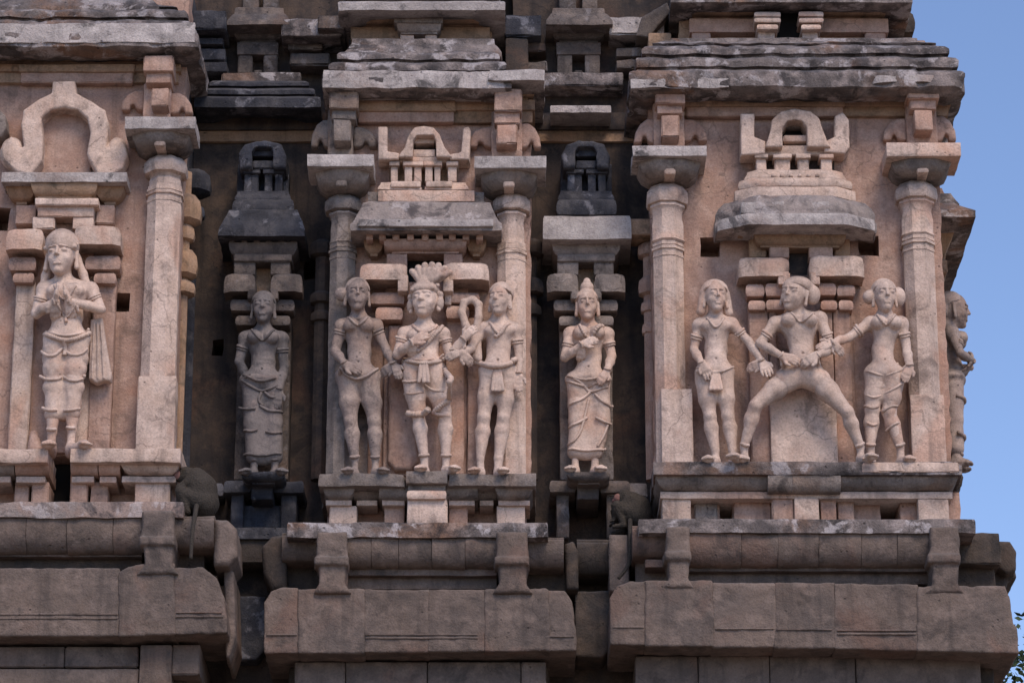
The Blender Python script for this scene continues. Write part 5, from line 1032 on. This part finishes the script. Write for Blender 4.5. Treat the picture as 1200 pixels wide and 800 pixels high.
# ---- 9 woman with two buns
J = dict(head=(1036, 347), neck=(1037, 368), sl=(1020, 379), sr=(1056, 379), el=(992, 400), er=(1062, 406), wl=(972, 411), wr=(1065, 433), hl=(1026, 447), hr=(1047, 447), waist=(1034, 412), hips=(1036, 437), kl=(1022, 481), kr=(1042, 483), al=(1020, 524), ar=(1055, 524), ww=15, hw=23, tl=.98)
t, P, f, bead, sub, TT, hs = figure('bun_haired_statue', 'statue of a woman with two side buns beside the right-hand corner pillar', YR+YFIG, (1036, 544), J, 'f', 'figure', (13, 20), yaw=.1, floor=(541, YR-.64), feet=dict(l=(1014, 540), r=(1062, 542)), D=dict(el=.12, wl=.26, er=.0, wr=.1))
sub('hand', lambda g, P: hand(g, P((972, 411), .26), P((958, 418), .3)-P((972, 411), .26), -1, 1.2, .4), .0095, bx_(P, [(948, 402), (1074, 458)])); sub('hand', lambda g, P: hand(g, P((1065, 433), .1), P((1058, 450), .14)-P((1065, 433), .1), 1, 1.25, .3), .0095, bx_(P, [(948, 402), (1074, 458)]))
hair_cap(sub, P, TT, hs, buns=[((-.175, .05, .0), (.07, .07, .08)), ((.185, .06, .02), (.075, .07, .11))])
o, g = sub('tight_leggings', lambda g, P: ([g.cap(P('h'+a), P('k'+a), .124, .08, .04) for a in 'lr'], [g.cap(P('k'+a), P('k'+a)*.15+P('a'+a)*.85, .08, .052, .03) for a in 'lr'], g.ell(P('hips'), (.215, .155, .1), .04)))
for pts in ([(1015, 437), (1026, 443), (1036, 444), (1048, 441), (1058, 434)], [(1020, 428), (1036, 434), (1052, 428)], [(1014, 464), (1022, 470), (1031, 466)], [(1035, 464), (1046, 460), (1057, 451)], [(1013, 476), (1021, 482), (1029, 478)], [(1034, 484), (1042, 479), (1052, 477)], [(1038, 505), (1046, 500), (1053, 496)], [(1016, 497), (1022, 501), (1027, 498)]): bead('cloth_fold', pts, .013, g)
bead('necklace', [(1025, 373), (1030, 383), (1036, 388), (1042, 383), (1048, 373)], .013, lump=.25); limb_bands(bead, J, f=.5)
# ---- 10 figure in profile on the right-hand flank (faces right)
J = dict(head=(838, 356), neck=(838, 378), sl=(818, 391), sr=(860, 391), el=(810, 420), er=(868, 420), wl=(828, 424), wr=(850, 424), hl=(827, 455), hr=(850, 455), waist=(839, 420), hips=(838, 445), kl=(829, 496), kr=(850, 496), al=(829, 540), ar=(850, 540), ww=18, hw=25)
xf, zf = W(1109, 552, 1.75)
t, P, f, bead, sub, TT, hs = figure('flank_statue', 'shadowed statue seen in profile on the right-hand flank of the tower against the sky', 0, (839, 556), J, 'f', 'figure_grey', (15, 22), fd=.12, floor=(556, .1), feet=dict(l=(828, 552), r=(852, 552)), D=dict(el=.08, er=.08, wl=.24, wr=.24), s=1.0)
sub('hand', lambda g, P: hand(g, P((828, 424), .24), P((838, 414), .26)-P((828, 424), .24), -1, 1.2, .7), .011, bx_(P, [(820, 404), (862, 432)])); sub('hand', lambda g, P: hand(g, P((850, 424), .24), P((842, 414), .26)-P((850, 424), .24), 1, 1.2, .7), .011, bx_(P, [(820, 404), (862, 432)]))
o, g = mkskirt(sub, P, J, .8); hair_cap(sub, P, TT, hs, buns=[((0, .12, .0), (.13, .1, .13))]); bead('cloth_fold', [(815, 470), (838, 476), (860, 470)], .02, g); bead('cloth_fold', [(815, 515), (838, 520), (860, 515)], .02, g); limb_bands(bead, J, f=.5)
t.location = (xf+.12, 1.75, zf); t.rotation_euler = (0, 0, math.radians(90))
# ================================================================== MONKEYS
def monkey(name, label, Yp, pts, facing):
    X0, Z0 = W(*pts['base'], Yp); t = thing(name, (X0, Yp, Z0), label, 'monkey', 'monkeys sitting on the granite ledge')
    P = lambda p, d=0: np.array([W(p[0], p[1], Yp)[0]-X0, -d, W(p[0], p[1], Yp)[1]-Z0]); s = facing
    f = Field((-.46, -.4, -.12), (.46, .4, .86), .011); b = pts
    hip, mid, sh, hd = P(b['hip']), P(b['mid']), P(b['shoulder']), P(b['head'])
    f.ell(hip+(0, .0, .0), (.17, .18, .16), .05); f.cap(hip, mid, .16, .165, .06); f.cap(mid, sh, .165, .12, .06); f.cap(sh, hd, .09, .08, .05)
    f.ell(hd, (.095, .10, .10), .03); f.ell(hd+(s*.075, -.02, -.03), (.06, .055, .045), .025)                 # head and muzzle
    f.ell(hd+(-s*.0, -.095, .02), (.03, .015, .035), .008); f.ell(hd+(-s*.02, .095, .02), (.03, .015, .035), .008)  # ears
    for y in (-.09, .09):
        k = hip+(s*.24, y*1.3, .10); f.cap(hip+(s*.02, y, 0), k, .10, .062, .04); ft = hip+(s*.16, y*1.4, -.13); f.cap(k, ft, .055, .035, .03); f.cap(ft, ft+(s*.12, 0, -.02), .032, .026, .02)
        e = sh+(s*.17, y*1.1, -.14); f.cap(sh+(0, y, -.01), e, .06, .045, .03); h_ = hip+(s*.27, y*.8, -.04); f.cap(e, h_, .042, .028, .02)
        for i in (-1, 0, 1, 2): f.cap(h_, h_+(s*(.05-.004*abs(i)), y*.1+i*.012, -.035), .013, .010, .005)
        f.cap(h_, h_+(s*.01, -.03, -.03), .013, .01, .005)
    f.rough(.010, 16, 5); obj('body', smesh('body', f), M['fur'], t)
    q = [P(p, d) for p, d in b['tail']]; q = [np.array(v) for v in smoothc([tuple(v) for v in q], 2)]
    obj('tail', mk('tail', *tube(q, [.03-.012*i/len(q) for i in range(len(q))], 8), smooth=180), M['fur'], t)
    g = Field(hd-.16, hd+.16, .009); g.ell(hd+(s*.082, -.03, -.012), (.05, .06, .062), .01); g.ell(hd+(s*.12, -.02, -.035), (.03, .035, .026), .01)
    for y in (-.035, .02): g.ell(hd+(s*.125, y, .012), (.012, .012, .010), .003, sub=True)
    obj('face', smesh('face', g), M['skin'], t)
monkey('sitting_monkey', 'dark monkey hunched on the ledge at the corner of the left bay, tail hanging down', YL-.38, dict(base=(236, 606), hip=(238, 590), mid=(236, 572), shoulder=(230, 560), head=(218, 557), tail=[((232, 598), .18), ((232, 612), .34), ((229, 635), .42), ((228, 668), .46)]), -1)
monkey('sitting_monkey', 'dark monkey with a reddish face on the ledge between the middle and right bays', .05, dict(base=(745, 622), hip=(747, 606), mid=(745, 596), shoulder=(739, 588), head=(732, 584), tail=[((738, 614), .15), ((737, 628), .42), ((737, 672), .52), ((732, 682), .55), ((723, 694), .58)]), -1)
# ================================================================== TREE AND GROUND
def tree(loc, H, R, label, seed):
    rnd = random.Random(seed); t = thing('broadleaf_tree', loc, label, 'tree', 'trees beyond the tower')
    segs = [([Vector((0, 0, 0)), Vector((.15, .1, H*.3)), Vector((-.1, 0, H*.55)), Vector((.1, .1, H*.8))], .38)]
    tips = []
    for i in range(11):
        a = rnd.uniform(0, 6.28); z = H*rnd.uniform(.35, .7); r = R*rnd.uniform(.5, .85); e = Vector((math.cos(a)*r, math.sin(a)*r, z+H*rnd.uniform(.08, .25)))
        segs.append(([Vector((0, 0, z)), Vector((e.x*.5, e.y*.5, z+(e.z-z)*.35)), e], .12)); tips.append(e)
    ms = [tube([tuple(p) for p in smoothc([tuple(q) for q in sgm], 1)], [r*(1-.75*i/8) for i in range(9)], 8) for sgm, r in segs]
    ms = [(v, fc) for v, fc in ms]; obj('trunk', mk('trunk', *join(ms[0]), smooth=60), M['bark'], t)
    for m_ in ms[1:]: obj('limb', mk('limb', *m_, smooth=60), M['bark'], t)
    V, F = [], []; cl = [e+Vector((rnd.gauss(0, .4), rnd.gauss(0, .4), rnd.gauss(0, .3))) for e in tips for _ in range(4)]+[Vector((rnd.gauss(0, R*.4), rnd.gauss(0, R*.4), H*rnd.uniform(.62, .92))) for _ in range(34)]
    for c in cl:
        cr = rnd.uniform(.5, 1.0)
        for _ in range(420):
            d = Vector((rnd.gauss(0, 1), rnd.gauss(0, 1), rnd.gauss(0, .75))); d = d.normalized()*cr*rnd.random()**.45; p = c+d
            u = Vector((rnd.gauss(0, 1), rnd.gauss(0, 1), rnd.gauss(0, .5))).normalized()*.085; w_ = u.cross(Vector((rnd.gauss(0, 1), rnd.gauss(0, 1), rnd.gauss(0, 1)))).normalized()*.04
            n = len(V); V += [p-u, p+w_, p+u, p-w_]; F.append((n, n+1, n+2, n+3))
    o = obj('crown', mk('crown', np.array([tuple(v) for v in V]), F, 180), M['leaf'], t)
zt = W(1195, 762, 14)[1]; xt = W(1215, 760, 14)[0]
tree((xt+.9, 14, 0), zt/.90, 3.4, 'dark leafy tree whose top shows below the right end of the granite base', 4)
bm = bmesh.new(); bmesh.ops.create_grid(bm, x_segments=40, y_segments=40, size=1500); me = bpy.data.meshes.new('ground'); bm.to_mesh(me); bm.free()
me.transform(__import__('mathutils').Matrix.Translation((0, 0, -.004))); gr = obj('ground', me, M['ground'], None, None, 'structure')
